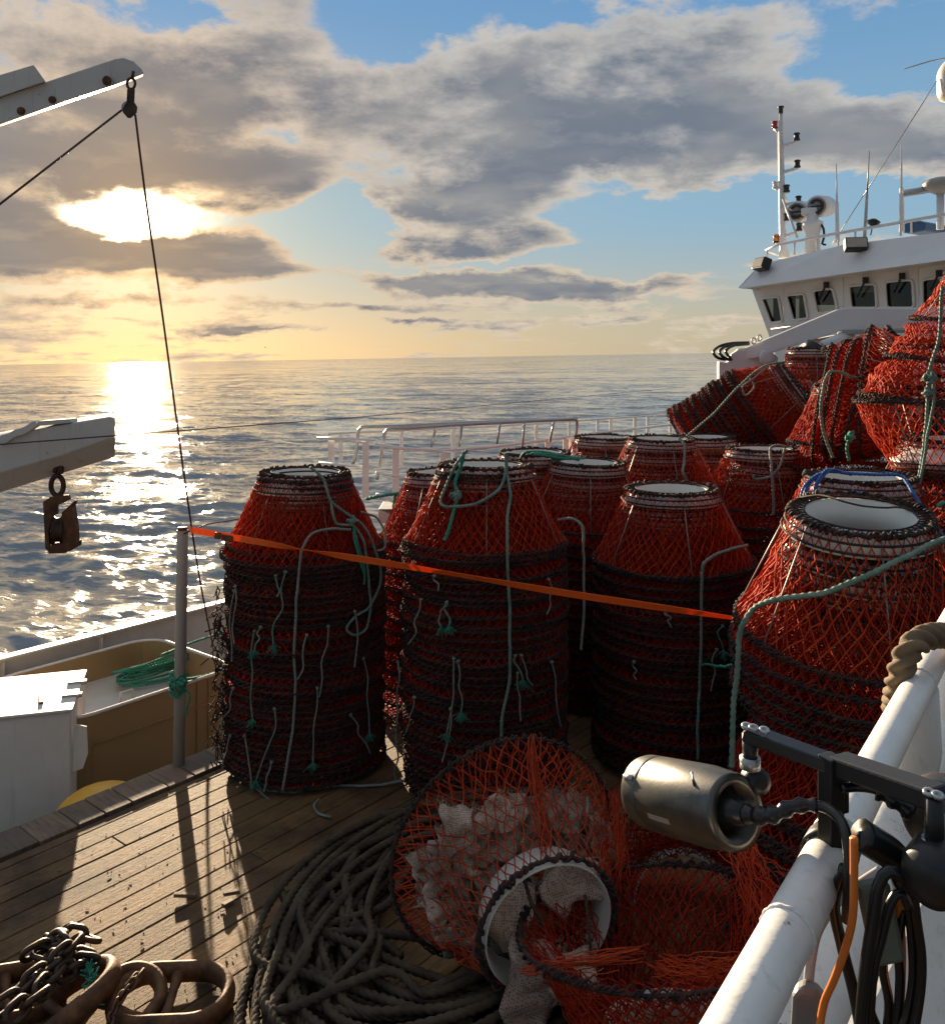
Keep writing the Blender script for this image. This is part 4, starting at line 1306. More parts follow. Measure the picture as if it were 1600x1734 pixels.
# left side: sill band, header band and mullions leave windows open to the sky beyond
quad(mb, sill_ + fn * .07, bot_ + fn * .07, bot_ + depthv, sill_ + depthv)
hd_ = c0_ + (c1_ - c0_) * .16
quad(mb, c0_ + fn * .07, hd_ + fn * .07, hd_ + depthv, c0_ + depthv)
for k in (0.0, .33, .62, .9):
    a_ = fn * (.07 + 5.0 * k)
    quad(mb, hd_ + a_, sill_ + a_, sill_ + a_ + fn * .22, hd_ + a_ + fn * .22, .06)
mb.build('side_wall', MAT['white_clean'], wh)
far = [fp(x, y) + depthv for x, y in wall]
mb = MB()
e = far[0]; 
R0, R1 = fp(1273, 489) + depthv, fp(1760, 424) + depthv
def bp(s_, z): 
    return Vector((R0.x, R0.y, 0)) + fw * s_ + Zv * z
Lw = (R1 - R0).dot(fw)
zt, zs = c0_.z + .1, sill_.z
quad(mb, bp(-.3, zs), bp(Lw, zs), bp(Lw, zs - 3), bp(-.3, zs - 3))
quad(mb, bp(-.3, zt + .8), bp(Lw, zt + .8), bp(Lw, zt - .12), bp(-.3, zt - .12))
for k in range(5):
    s_ = -.1 + k * 1.35
    quad(mb, bp(s_, zt), bp(s_ + .35, zt), bp(s_ + .35, zs), bp(s_, zs))
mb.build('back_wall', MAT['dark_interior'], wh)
mb = MB()
mb.prism([c1_ + Zv * -.25 + fn * .1, fp(1760, 560) + fn * .1, fp(1760, 560) + depthv, c1_ + Zv * -.25 + depthv], Zv * -.05)
for (px_, h_, w_) in ((1400, .9, 1.1), (1452, 1.2, .5), (1520, 1.1, 1.0), (1590, 1.3, .6)):
    b_ = fp(px_, 548) + fn * 1.6
    mb.box(b_ + Zv * (h_ / 2 - .2), (w_, .7, h_), Matrix.Rotation(math.atan2(fw.y, fw.x), 4, 'Z'), .85)
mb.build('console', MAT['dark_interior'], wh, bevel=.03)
for (xa, xb, ya, yb, bk) in ((1309, 1324, 495, 550, .35), (1330, 1345, 495, 550, .35), (1353, 1369, 492, 545, .4), (1376, 1420, 486, 516, .35)):  # dark panels added behind the panes to darken parts of the windows
    mb = MB(); mb.prism([fp(xa, ya, bk), fp(xb, ya, bk), fp(xb, yb, bk), fp(xa, yb, bk)], fn * .05); mb.build('dark_panel', MAT['dark_interior'], wh)
# partition behind the right-hand windows
mb = MB()
a_ = fp(1352, 490) + fn * 3.2; b_ = fp(1760, 430) + fn * 3.2
quad(mb, a_ + Zv * .5, b_ + Zv * .5, b_ - Zv * 2.5, a_ - Zv * 2.2)
mb.build('partition', plain('olive_panelling', (0.42, 0.36, 0.20), .6), wh)
mb = MB(); mb.tube([fp(1306, 557, -.12), fp(1400, 544, -.12), fp(1640, 520, -.12)], .018, 6)
for x_, y_ in ((1309, 557), (1350, 551), (1400, 544)): mb.tube([fp(x_, y_, -.12), fp(x_, y_, .02)], .012, 5)
mb.build('grab_rail', MAT['white_clean'], wh)
for x_, ya, yb in ((1327, 482, 560), (1428, 467, 560), (1555, 450, 560)):
    mb = MB(); mb.tube([fp(x_, ya + 3, -.002), fp(x_, yb, -.002)], .008, 4); mb.build('plate_seam', MAT['white_clean'], wh)
# roof visor: an outward sloping band all along, with its soffit
v0 = fp(1253, 488, -.85); v1 = fp(1780, 416, -.85)
r0 = fp(1292, 446, -.30); r1 = fp(1780, 370, -.30)
r0b = fp(1405, 415, -.30)
mb = MB()
def strip(a, b, c, d, th):                # quad with thickness directed away from the viewer
    mb.hexa([a, b, c, d, a + fn * th, b + fn * th, c + fn * th, d + fn * th])
e0 = fp(1412, 466, -.85); u0 = fp(1425, 415, -.32)
strip(v0, e0, u0, r0, .06)
strip(e0 - fn * .03, v1 - fn * .03, r1 - fn * .03, u0 - fn * .03, .09)
mb.build('visor', MAT['white_clean'], wh)
mb = MB()
mb.hexa([v0 + Zv * .0 + fn * .06, v1 + fn * .06, fp(1780, 424) + fn * .0, fp(1273, 489.5) + fn * .0] + [q + Zv * .04 for q in (v0 + fn * .06, v1 + fn * .06, fp(1780, 424), fp(1273, 489.5))])
mb.build('soffit', MAT['white_clean'], wh)
mb = MB()
mb.hexa([r0 + fn * .07, r1 + fn * .07, r1 + fn * 6, r0 + fn * 6] + [q - Zv * .06 for q in (r0 + fn * .07, r1 + fn * .07, r1 + fn * 6, r0 + fn * 6)])
sidev = [v0, r0, r0 + fn * 6, v0 + fn * 6.4]
quad(mb, *sidev)
mb.build('roof', MAT['white_clean'], wh)
mb = MB()
rl = [fp(x, y, .25) for x, y in ((1297, 424), (1318, 414), (1400, 398), (1480, 384), (1560, 370), (1660, 353))]
mb.tube(rl, .035, 6)
mb.tube([rl[0], fp(1312, 430, 1.4), fp(1322, 434, 1.6)], .03, 6)
for (x, y) in ((1299, 424), (1345, 409), (1383, 402), (1419, 395), (1448, 390), (1525, 377), (1592, 366)):
    mb.tube([fp(x, y, .25), fp(x, y + 22, .25)], .022, 5)
mb.build('roof_rail', MAT['white_clean'], wh)

def floodlight(label, px, py, back, yaw, mat_lens):
    t = thing('floodlight', label, 'floodlight', tuple(fp(px, py, back)))
    c_ = fp(px, py, back)
    rt = Matrix.Rotation(yaw, 4, 'Z') @ Matrix.Rotation(R(-20), 4, 'X')
    mb = MB(); mb.box(c_, (.42, .20, .26), rt); mb.build('housing', MAT['black'], t, bevel=.03)
    mb = MB(); mb.box(c_ + rt.to_3x3() @ Vector((0, -.106, 0)), (.36, .012, .20), rt); mb.build('lens', mat_lens, t, bevel=.004)
    mb = MB(); mb.tube(spline([c_ + Vector((.20, 0, -.05)), c_ + Vector((.28, .05, -.16)), c_ + Vector((.12, .1, -.22))], .03), .015, 6); mb.build('cable', MAT['rubber'], t)
    mb = MB(); mb.box(c_ + fn * .16, (.10, .22, .06), Matrix.Rotation(math.atan2(fn.y, fn.x) - math.pi / 2, 4, 'Z')); mb.build('bracket', MAT['black'], t)
floodlight('black floodlight at the left corner of the roof visor', 1290, 447, -.62, R(-75), MAT['black'])
floodlight('square floodlight with pale lens on the roof visor right of the searchlights', 1449, 414, -.62, R(-12), plain('frosted_lens', (0.36, 0.33, 0.27), .3))

# signal mast
mx_, md = 1322, None
ms = thing('signal_mast', 'slim white signal mast carrying small navigation lamps on the wheelhouse roof', 'mast', tuple(fp(1327, 425, 1.0)))
mp_ = lambda x, y: fp(x, y, 1.0)
mb = MB(); mb.tube([mp_(1327, 436), mp_(1326, 420), mp_(1322, 224), mp_(1322, 190)], [.13, .085, .055, .035], 10); mb.build('pole', MAT['white_clean'], ms)
mb = MB(); mb.tube([mp_(1317, 222), mp_(1322, 395)], .018, 6)
for y in range(235, 400, 22): mb.tube([mp_(1317 + (y - 222) * .03, y), mp_(1323, y + 2)], .010, 5)
mb.build('ladder', MAT['white_clean'], ms)
mb = MB(); mb.tube([mp_(1323, 330), fp(1350, 402, .6)], .03, 6); mb.tube([mp_(1324, 325), fp(1372, 410, 2.5)], .03, 6); mb.build('stay', MAT['white_clean'], ms)
arms = [(1312, 212, 1320, 224), (1349, 232, 1326, 246), (1350, 278, 1326, 291), (1313, 314, 1321, 322), (1332, 320, 1324, 328), (1352, 339, 1330, 346), (1333, 368, 1325, 372), (1353, 385, 1328, 400), (1314, 406, 1322, 414)]
for i, (x, y, x2, y2) in enumerate(arms):
    mb = MB(); mb.tube(spline([mp_(x2, y2), mp_((x * 2 + x2) / 3, y2 - (y2 - y) * .35), mp_(x, y + 5)], .05), .040, 6); fo = mb.build('lamp_arm', MAT['white_clean'], ms)
    mb = MB(); mb.lathe([(.07, -.07), (.07, -.03), (.055, -.02), (.055, .06), (.075, .07), (.06, .10), (.02, .11)], mp_(x, y), (0, 0, 1), 12)
    mb.build('navigation_lamp', MAT['red_lens'] if i == 0 else (MAT['white_clean'] if i == 3 else MAT['black']), fo)
mb = MB(); mb.lathe([(.05, -.06), (.05, .06), (.07, .07), (.07, .1)], mp_(1322, 187), (0, 0, 1), 10); mb.build('top_lamp', MAT['black'], ms)
mb = MB(); mb.lathe([(.07, -.08), (.07, .04), (.05, .08)], mp_(1315, 402), (0, 0, 1), 12); mb.lathe([(.07, -.10), (.07, .06), (.05, .1)], mp_(1324, 400), (0, 0, 1), 12); mb.build('amber_lamp', MAT['amber'], ms)

# twin searchlight
sl_ = thing('twin_searchlight', 'pair of white searchlights on one pedestal beside the signal mast', 'searchlight', tuple(fp(1377, 420, 1.2)))
q_ = lambda x, y: fp(x, y, .9)
mb = MB(); mb.lathe([(.17, -.95), (.15, -.3), (.22, -.12), (.22, -.05), (.12, .0), (.12, .18)], q_(1376, 372), (0, 0, 1), 18); mb.build('pedestal', MAT['white_clean'], sl_)
sd = (Vector((-.62, -.74, -.12))).normalized()
for (x, y) in ((1349, 358), (1383, 349)):
    c_ = q_(x, y)
    mb = MB(); mb.lathe([(.20, .0), (.24, .02), (.24, .10), (.235, .55), (.20, .75), (.10, .86)], c_, -sd, 26); fo = mb.build('barrel', MAT['white_clean'], sl_)
    mb = MB(); mb.lathe([(.2, -.012), (.2, -.004)], c_, -sd, 26); mb.build('lens', MAT['lamp_glass'], fo)
    mb = MB()
    up_ = Vector((0, 0, 1)); si = sd.cross(up_).normalized()
    mb.tube([c_ + sd * .03 + (si * math.cos(a) + up_ * math.sin(a)) * .14 for a in np.linspace(.6, 5.6, 18)], .03, 6)
    mb.tube([c_ + sd * .03 - si * .12, c_ + sd * .03 + si * .12], .022, 5)
    mb.build('reflector_bars', MAT['black'], fo)
mb = MB(); mb.box(q_(1371, 358), (.34, .22, .16), Matrix.Rotation(R(-30), 4, 'Z')); mb.build('yoke', MAT['white_clean'], sl_, bevel=.03)
mb = MB(); mb.tube(spline([q_(1386, 374), q_(1394, 386), q_(1395, 402), q_(1392, 412), q_(1398, 414)], .06), .025, 6); mb.build('cable', MAT['rubber'], sl_)
# whip aerials
for (x, y0, y1, x1, r_, lab) in ((1418, 410, 276, 1416, .028, 'white whip aerial right of the searchlights'), (1464, 402, 255, 1472, .022, 'dark leaning whip aerial in the middle of the roof'), (1527, 392, 244, 1526, .032, 'tall pale whip aerial before the radar scanner')):
    t = thing('whip_aerial', lab, 'aerial', tuple(fp(x, y0, .5)))
    mid_ = fp(x + (x1 - x) * .5, (y0 + y1) / 2, .5)
    mb = MB(); mb.tube([fp(x, y0, .5), mid_], [r_ * 1.6, r_ * 1.2], 6); mb.build('base_tube', MAT['white_clean'] if 'dark' not in lab else MAT['galv'], t)
    mb = MB(); mb.tube([mid_, fp(x1, y1, .5)], [r_ * .8, r_ * .3], 5); mb.build('whip', MAT['white_clean'] if 'dark' not in lab else MAT['black'], t)
# radar
rd = thing('radar_scanner', 'grey open array radar scanner on a pole above the roof rail', 'radar', tuple(fp(1593, 386, .6)))
mb = MB(); mb.tube([fp(1592, 388, .6), fp(1592, 326, .6)], .07, 8); mb.build('pole', MAT['white_clean'], rd)
mb = MB(); mb.lathe([(.10, -.16), (.30, -.06), (.34, .02), (.30, .10), (.15, .15)], fp(1593, 314, .6), (0, 0, 1), 20); mb.build('gearbox', MAT['grey_steel'], rd)
mb = MB(); a_, b_ = fp(1529, 327, .2), fp(1585, 318, .55); mb.tube([a_, b_], .07, 8); mb.build('array', MAT['galv'], rd)
# blue box, dome, small cup, stay
bb = thing('roof_box', 'dark blue covered box on the roof behind the rail', 'box', tuple(fp(1547, 392, 1.0)))
mb = MB(); mb.prism([fp(1528, 394, .9), fp(1528, 380, .9), fp(1540, 374, .9), fp(1556, 373, .9), fp(1567, 377, .9), fp(1565, 390, .9), fp(1545, 394, .9)], fn * .9); mb.build('cover', MAT['blue'], bb, bevel=.03)
mb = MB(); mb.prism([fp(1541, 394, .86), fp(1541, 376, .86), fp(1544, 376, .86), fp(1544, 394, .86)], fn * .03); mb.build('strap', MAT['white_clean'], bb)
dm = thing('satellite_dome', 'cream satellite dome cut by the right edge high above the roof', 'dome', tuple(P(1622, 170, 17)))
mb = MB(); mb.lathe([(.2, -.42), (.32, -.40), (.36, -.30), (.37, .0)] + [(.37 * math.cos(R(a)), .37 * math.sin(R(a)) * 1.1) for a in range(5, 90, 8)] + [(.01, .407)], P(1622, 130, 17), (0, 0, 1), 28); mb.build('radome', plain('cream_gelcoat', (.72, .68, .60), .4), dm)
mb = MB(); mb.tube([P(1626, 166, 17), P(1628, 330, 17), P(1628, 372, 17)], .08, 8); mb.build('pole', MAT['white_clean'], dm)
cp = thing('horn_lamp', 'small black cup lamp on a stalk above the roof rail', 'lamp', tuple(fp(1480, 388, .3)))
mb = MB(); mb.lathe([(.02, -.08), (.10, -.03), (.13, .03), (.05, .08)], fp(1479, 377, .3), (0.2, 0, 1), 12); mb.build('cup', MAT['black'], cp)
mb = MB(); mb.tube([fp(1478, 380, .3), fp(1474, 398, .3)], .012, 5); mb.build('stalk', MAT['rubber'], cp)
mb = MB(); mb.tube([fp(1410, 412, 1.5), P(1588, 134, 17)], .011, 5)
o = mb.build('mast_stay', MAT['galv']); tag(o, 'thin wire stay slanting up from the roof to the dome', 'wire')
mb = MB(); mb.tube([P(1530, 116, 17.5), P(1575, 103, 17.2), P(1610, 96, 17)], .014, 5)
o = mb.build('dipole_aerial', MAT['galv']); tag(o, 'faint thin aerial wire near the dome at the top right', 'aerial')

# ------------------------------------------------------------------ orange strap across the stacks
def strap(pts, w, th, twist, mat):
    p = spline(pts, .05); n = len(p); mb = MB(); vv = []
    for i in range(n):
        t = p[min(i + 1, n - 1)] - p[max(i - 1, 0)]; t /= np.linalg.norm(t)
        a = twist(i / (n - 1)); up = np.array([0, 0, 1.0]); s_ = np.cross(t, up); s_ /= np.linalg.norm(s_); up = np.cross(s_, t)
        e = (math.cos(a) * up + math.sin(a) * s_); f_ = np.cross(t, e)
        for (x, y) in ((-1, -1), (1, -1), (1, 1), (-1, 1)): vv.append(p[i] + e * x * w / 2 + f_ * y * th / 2)
    ff = [(0, 1, 2, 3), ((n - 1) * 4 + 3, (n - 1) * 4 + 2, (n - 1) * 4 + 1, (n - 1) * 4)]
    for i in range(n - 1):
        for k in range(4):
            l = (k + 1) % 4; ff.append((i * 4 + k, i * 4 + l, (i + 1) * 4 + l, (i + 1) * 4 + k))
    mb.add(vv, ff); return mb
os_ = thing('ratchet_strap', 'bright orange webbing strap stretched across the stacks from the grey post', 'strap', tuple(P(322, 897, 7.3)))
tw = lambda u: 0.25 + 0.9 * math.exp(-((u - .27) / .05) ** 2) + .45 * math.exp(-((u - .55) / .1) ** 2) + 0.2 * u + .5 * math.exp(-((u - 1) / .12) ** 2)
mb = strap([P(322, 897, 7.25), P(520, 932, 6.70), P(730, 966, 6.35), P(960, 1005, 6.0), P(1236, 1046, 5.35), P(1262, 1050, 5.3)], .058, .003, tw, None)
mb.build('webbing', MAT['orange'], os_)
mb = MB()
mb.box(P(369, 907, 7.08), (.05, .03, .05), Matrix.Rotation(R(10), 4, 'Y')); mb.box(P(385, 911, 7.03), (.09, .02, .045), Matrix.Rotation(R(10), 4, 'Y'))
mb.build('buckle', MAT['rust'], os_, bevel=.004)

# ------------------------------------------------------------------ ropes hanging on the stacks
gr7 = np.random.default_rng(70)
def rope_thing(name, label, pts, r, mat, n=7, kn=None, cat='rope', group=None):
    q = spline(pts, .10)
    if len(q) > 4:
        w_ = gr7.normal(0, 1, q.shape); w_[0] = w_[-1] = 0
        w_ = (w_ + np.roll(w_, 1, 0) + np.roll(w_, -1, 0)) / 3
        q = q + w_ * .010
    mb = MB(); mb.rope(q, r, n=n, lobes=3)
    for i, (c, rad, tn) in enumerate(kn or ()):
        knot(mb, c, rad, r * .95, tn, i + 3)
    o = mb.build(name, MAT[mat]); tag(o, label, cat, group); return o
B1d, B2d = 6.80, 6.48
def onB(px, py, cx, d, R_=.66, top=None, rt=.37, ymouth=795):
    """point just outside the wall of a stack, on the viewer's side"""
    z = CZ + (PY - py) / F * d
    ztop = CZ + (PY - ymouth) / F * d
    k = min(1, max(0, (ztop - z) / PH)); rad = rt + (R_ - rt) * k + .035
    xc = (cx - PX) / F * d
    for _ in range(4):
        yy = d - math.sqrt(max(0.0004, rad ** 2 - min(rad * .98, abs((px - PX) / F * (d - .5) - xc)) ** 2))
        x = (px - PX) / F * yy
        yy = d - math.sqrt(max(0.0004, rad ** 2 - min(rad * .98, abs(x - xc)) ** 2))
        z = CZ + (PY - py) / F * yy
        k = min(1, max(0, (ztop - z) / PH)); rad = rt + (R_ - rt) * k + .035
    return P(px, py, yy)
b1 = lambda x, y: onB(x, y, 520, 7.5)
b2 = lambda x, y: onB(x, y, 820, 7.2, ymouth=788)
b3 = lambda x, y: onB(x, y, 1138, 7.55, ymouth=826)
b4 = lambda x, y: onB(x, y, 1447, 4.70, ymouth=866)
rope_thing('hanging_rope', 'grey green rope looping from the leftmost mouth ring down its right side', [b1(525, 790), b1(548, 812), b1(562, 850), b1(595, 875), b1(620, 900), b1(640, 950), b1(643, 990), b1(624, 1030), b1(600, 1045), b1(588, 1065), b1(600, 1076), b1(618, 1068), b1(628, 1020), b1(624, 960), b1(615, 915), b1(598, 892), b1(568, 886), b1(560, 850)], .0125, 'rope_green', kn=[(b1(597, 882), .045, 3)])
rope_thing('hanging_rope', 'long grey rope arching over and hanging straight down the leftmost stack', [b1(594, 898), b1(560, 896), b1(530, 904), b1(514, 930), b1(504, 1000), b1(500, 1090), b1(499, 1190), b1(490, 1270), b1(478, 1338)], .0125, 'rope_grey')
rope_thing('hanging_rope', 'doubled teal rope tail hanging below the knot on the leftmost stack', [b1(597, 885), b1(604, 920), b1(614, 950), b1(616, 970), b1(606, 940), b1(598, 900), b1(618, 975), b1(617, 990)], .011, 'rope_teal')
rope_thing('hanging_rope', 'grey loop rope at the right edge of the leftmost stack', [b1(612, 868), b1(640, 880), b1(652, 905), b1(650, 930), b1(638, 934)], .011, 'rope_grey')
rope_thing('hanging_rope', 'teal knotted rope with a bight across the front of the second stack', [b2(790, 762), b2(772, 785), b2(757, 815), b2(745, 845), b2(752, 857), b2(785, 858), b2(820, 845), b2(850, 820), b2(856, 795), b2(856, 768)], .014, 'rope_green', kn=[(b2(773, 838), .05, 4)])
rope_thing('hanging_rope', 'teal rope hanging from the left knot of the second stack with frayed end', [b2(786, 764), b2(779, 790), b2(770, 815), b2(775, 838), b2(768, 870), b2(760, 900), b2(752, 915)], .016, 'rope_teal')
rope_thing('hanging_rope', 'long grey green rope falling from mouth to bottom of the second stack', [b2(858, 765), b2(857, 800), b2(864, 840), b2(858, 875), b2(859, 930), b2(861, 1010), b2(861, 1100), b2(858, 1170), b2(852, 1228), b2(850, 1262)], .0135, 'rope_green')
rope_thing('rope_coil', 'teal rope draped over the mouth rings right of the second stack', [P(880, 778, 8.9), P(888, 766, 8.8), P(910, 764, 8.8), P(950, 772, 8.8), P(990, 776, 8.9), P(940, 776, 8.7), P(900, 768, 8.7), P(930, 770, 8.75), P(980, 778, 8.9)], .016, 'rope_teal')
rope_thing('hanging_rope', 'grey rope emerging between the second stack and the middle stack', [P(945, 880, 7.0), P(968, 878, 6.95), P(985, 888, 6.9), P(988, 930, 6.9), P(989, 1010, 6.9), P(984, 1100, 6.9)], .0125, 'rope_grey')
rope_thing('hanging_rope', 'grey rope hooked over the right shoulder of the middle stack', [P(1265, 924, 7.05), P(1240, 928, 6.95), P(1210, 938, 6.9), P(1192, 952, 6.85), P(1189, 968, 6.85)], .016, 'rope_grey')
rope_thing('hanging_rope', 'dark teal rope hanging straight down beside the middle stack', [P(1188, 968, 6.8), P(1187, 1060, 6.8), P(1186, 1130, 6.8), P(1184, 1210, 6.8), P(1182, 1285, 6.8)], .014, 'rope_green')
rope_thing('hanging_rope', 'short teal cross rope between the middle stack and the nearest stack', [P(1188, 1128, 6.75), P(1215, 1129, 6.4), P(1240, 1126, 5.6)], .010, 'rope_teal')
rope_thing('hanging_rope', 'thick pale green rope running across the nearest red pot and down its left', [P(1640, 897, 4.3), P(1600, 916, 4.2), P(1520, 953, 4.12), P(1440, 985, 4.10), P(1370, 1006, 4.12), P(1310, 1019, 4.2), P(1284, 1027, 4.27), P(1266, 1045, 4.3), P(1252, 1072, 4.32), P(1247, 1150, 4.33), P(1245, 1220, 4.33), P(1240, 1300, 4.33)], .0155, 'rope_green')
rope_thing('mouth_lashing', 'black lashing line across the left of the white mouth of the fallen pot', [P(888, 1490, 4.36), P(900, 1530, 4.34), P(918, 1560, 4.32), P(926, 1600, 4.31)], .011, 'rope_black')
rope_thing('mouth_lashing', 'straight black lashing line on the right of the white mouth of the fallen pot', [P(990, 1515, 4.34), P(996, 1560, 4.30), P(1000, 1615, 4.28)], .009, 'rope_black')
rope_thing('hanging_rope', 'thin black line lying across the white mouth of the nearest pot', [P(1352, 842, 4.9), P(1390, 838, 4.7), P(1430, 850, 4.5), P(1480, 857, 4.5), P(1515, 858, 4.6), P(1545, 864, 4.7)], .006, 'rope_black')
for k in range(5):
    rope_thing('hanging_rope', 'blue rope strand bunched over the left of the blue roped stack', [P(1352 + k * 7, 850 + k * 2, 5.85), P(1362 + k * 6, 822 - k, 5.9), P(1385 + k * 5, 803 - k * 2, 5.95), P(1412 + k * 3, 798, 6.0), P(1425 + k * 4, 800 + k, 6.02)], .010, 'rope_blue', n=6, group='blue rope strands')
rope_thing('hanging_rope', 'single blue rope slanting down the right side of the blue roped stack', [P(1425, 800, 5.95), P(1480, 803, 5.9), P(1520, 806, 5.85), P(1545, 838, 5.7), P(1575, 880, 5.6), P(1610, 935, 5.5)], .013, 'rope_blue')
rope_thing('hanging_rope', 'short blue rope end on the rim behind the nearest mouth', [P(1428, 843, 5.5), P(1446, 836, 5.5), P(1470, 838, 5.5)], .018, 'rope_blue')
rope_thing('hanging_rope', 'grey rope bent over the mouth of the far stack', [P(1150, 742, 9.8), P(1160, 752, 9.7), P(1159, 785, 9.6), P(1156, 800, 9.5), P(1163, 815, 9.5)], .017, 'rope_grey')
rope_thing('hanging_rope', 'pale rope looped over the stack right of the middle stack', [P(1330, 757, 9.3), P(1306, 757, 9.2), P(1309, 800, 9.0), P(1309, 872, 9.0)], .017, 'rope_grey')
rope_thing('hanging_rope', 'curling pale rope swinging left from the looped stack', [P(1328, 760, 9.25), P(1320, 790, 9.1), P(1300, 810, 9.1), P(1277, 812, 9.1), P(1275, 805, 9.1)], .015, 'rope_grey')
rope_thing('hanging_rope', 'long pale rope running down over the toppled stack', [P(1330, 612, 11.4), P(1290, 622, 11.3), P(1245, 660, 11.3), P(1200, 708, 11.4), P(1160, 740, 11.5)], .016, 'rope_green')
rope_thing('hanging_rope', 'thin looped rope on the toppled stack', [P(1300, 620, 11.3), P(1275, 640, 11.2), P(1258, 655, 11.2), P(1264, 668, 11.2), P(1277, 655, 11.2), P(1270, 640, 11.2)], .012, 'rope_grey')
rope_thing('hanging_rope', 'pale green rope arching over the tilted pots and down', [P(1450, 640, 8.3), P(1428, 632, 8.2), P(1405, 632, 8.1), P(1393, 665, 8.0), P(1390, 705, 8.0), P(1398, 745, 8.0), P(1410, 775, 8.0)], .016, 'rope_green')
rope_thing('hanging_rope', 'grey rope curved behind the tilted pots', [P(1430, 595, 9.0), P(1446, 605, 8.9), P(1450, 630, 8.9), P(1448, 672, 8.9), P(1462, 678, 8.8)], .013, 'rope_grey')
rope_thing('hanging_rope', 'teal knotted tail beside the tilted pots', [P(1446, 730, 7.9), P(1438, 742, 7.9), P(1434, 760, 7.9), P(1438, 780, 7.9)], .016, 'rope_teal', kn=[(P(1440, 740, 7.9), .045, 3)])
rope_thing('hanging_rope', 'taut pale rope coming down the tall heap with a green knot', [P(1596, 485, 6.2), P(1588, 560, 6.2), P(1578, 622, 6.2), P(1572, 690, 6.2), P(1562, 760, 6.2), P(1554, 812, 6.2)], .0135, 'rope_green', kn=[(P(1575, 638, 6.18), .05, 4), (P(1572, 665, 6.18), .04, 3)])
rope_thing('hanging_rope', 'second strand of the knotted rope on the tall heap', [P(1578, 630, 6.15), P(1581, 680, 6.15), P(1570, 740, 6.15), P(1558, 800, 6.15), P(1553, 830, 6.15)], .012, 'rope_green')
rope_thing('hanging_rope', 'teal rope end sticking out at the right edge below the tall heap', [P(1588, 858, 5.6), P(1596, 852, 5.6), P(1612, 856, 5.6)], .016, 'rope_teal')
# short tails: every becket a rope of its own
tails1 = [(483, 968, 462, 1090, 1), (468, 975, 472, 1010, 0), (432, 1068, 428, 1215, 1), (441, 1062, 431, 1100, 1), (400, 992, 398, 1090, 0), (397, 1000, 392, 1120, 0), (556, 1060, 537, 1180, 0), (540, 1165, 527, 1290, 1), (605, 1035, 603, 1130, 0), (618, 1115, 628, 1240, 1),
          (470, 1200, 440, 1320, 1), (417, 1245, 430, 1335, 0), (425, 1330, 470, 1362, 0), (596, 1210, 628, 1275, 0), (395, 1165, 373, 1235, 0), (460, 1290, 448, 1340, 0), (520, 1075, 505, 1150, 0), (388, 1245, 374, 1300, 0)]
tails2 = [(714, 1015, 693, 1090, 0), (752, 1025, 742, 1060, 1), (755, 1020, 760, 1058, 1), (676, 1120, 670, 1230, 0), (673, 1235, 671, 1330, 0), (772, 1115, 760, 1240, 1), (778, 1120, 779, 1205, 1), (765, 1200, 752, 1290, 0), (868, 1110, 884, 1150, 1), (884, 1110, 900, 1160, 0), (878, 1140, 880, 1220, 0),
          (935, 1120, 950, 1230, 0), (738, 975, 745, 1000, 0), (700, 1180, 690, 1240, 0), (930, 980, 930, 1040, 0)]
gq = np.random.default_rng(77)
TX = ['upper left', 'upper', 'left', 'lower left', 'lower', 'right', 'middle', 'lower right', 'upper right']
def tails(lst, fb, lab, group):
    for (x0, y0, x1, y1, fr_) in lst:
        n_ = 5; pts = []
        for i in range(n_):
            t = i / (n_ - 1)
            pts.append(fb(x0 + (x1 - x0) * t + gq.normal(0, 2.5), y0 + (y1 - y0) * t) + Vector((0, -.012, 0)))
        mb = MB(); mb.rope(pts, .0068 + .002 * gq.random(), n=6, lobes=3)
        knot(mb, pts[0], .014, .007, 2, int(gq.integers(99)))
        o = mb.build('rope_tail', MAT['rope_grey'] if not fr_ else MAT['rope_green']); tag(o, lab, 'rope', group)
        if fr_:
            e = pts[-1]; A = []; B = []
            for i in range(38):
                A.append(e); B.append(e + Vector((gq.normal(0, .025), gq.normal(-.01, .012), -.02 - gq.random() * .06)))
            mb = MB(); mb.segs(A, B, .0022, 3); mb.build('frayed_end', MAT['rope_teal'], o)
tails(tails1, b1, 'short grey rope tail hanging on the dark rings of the leftmost stack', 'rope tails on the leftmost stack')
tails(tails2, b2, 'short grey rope tail hanging on the dark rings of the second stack', 'rope tails on the second stack')
tails([(1218, 1060, 1222, 1100, 1), (1208, 1100, 1206, 1170, 0), (1130, 1040, 1133, 1062, 0), (1075, 1120, 1072, 1150, 0)], b3, 'short grey rope tail hanging on the dark rings of the middle stack', 'rope tails on the middle stack')
# weed and twine tangle on the sunward edge of the leftmost stack
mb = MB(); A = []; B = []
for i in range(260):
    y = 990 + 300 * gq.random() ** .8
    q = onB(378 + gq.normal(0, 7) + (1330 - y) * .02, y, 520, 7.5) + Vector((gq.normal(-.02, .03), gq.normal(0, .05), 0))
    q.x = (391 - PX) / F * 7.4 + gq.normal(0, .018) - (y - 960) * .00012
    A.append(q); B.append(q + Vector((gq.normal(0, .03), gq.normal(0, .04), gq.normal(-.03, .04))))
mb.segs(A, B, .005, 4)
o = mb.build('twine_tangle', MAT['rope_dark']); tag(o, 'frayed dark twine hanging in a tangle down the left edge of the leftmost stack', 'twine'); o['kind'] = 'stuff'

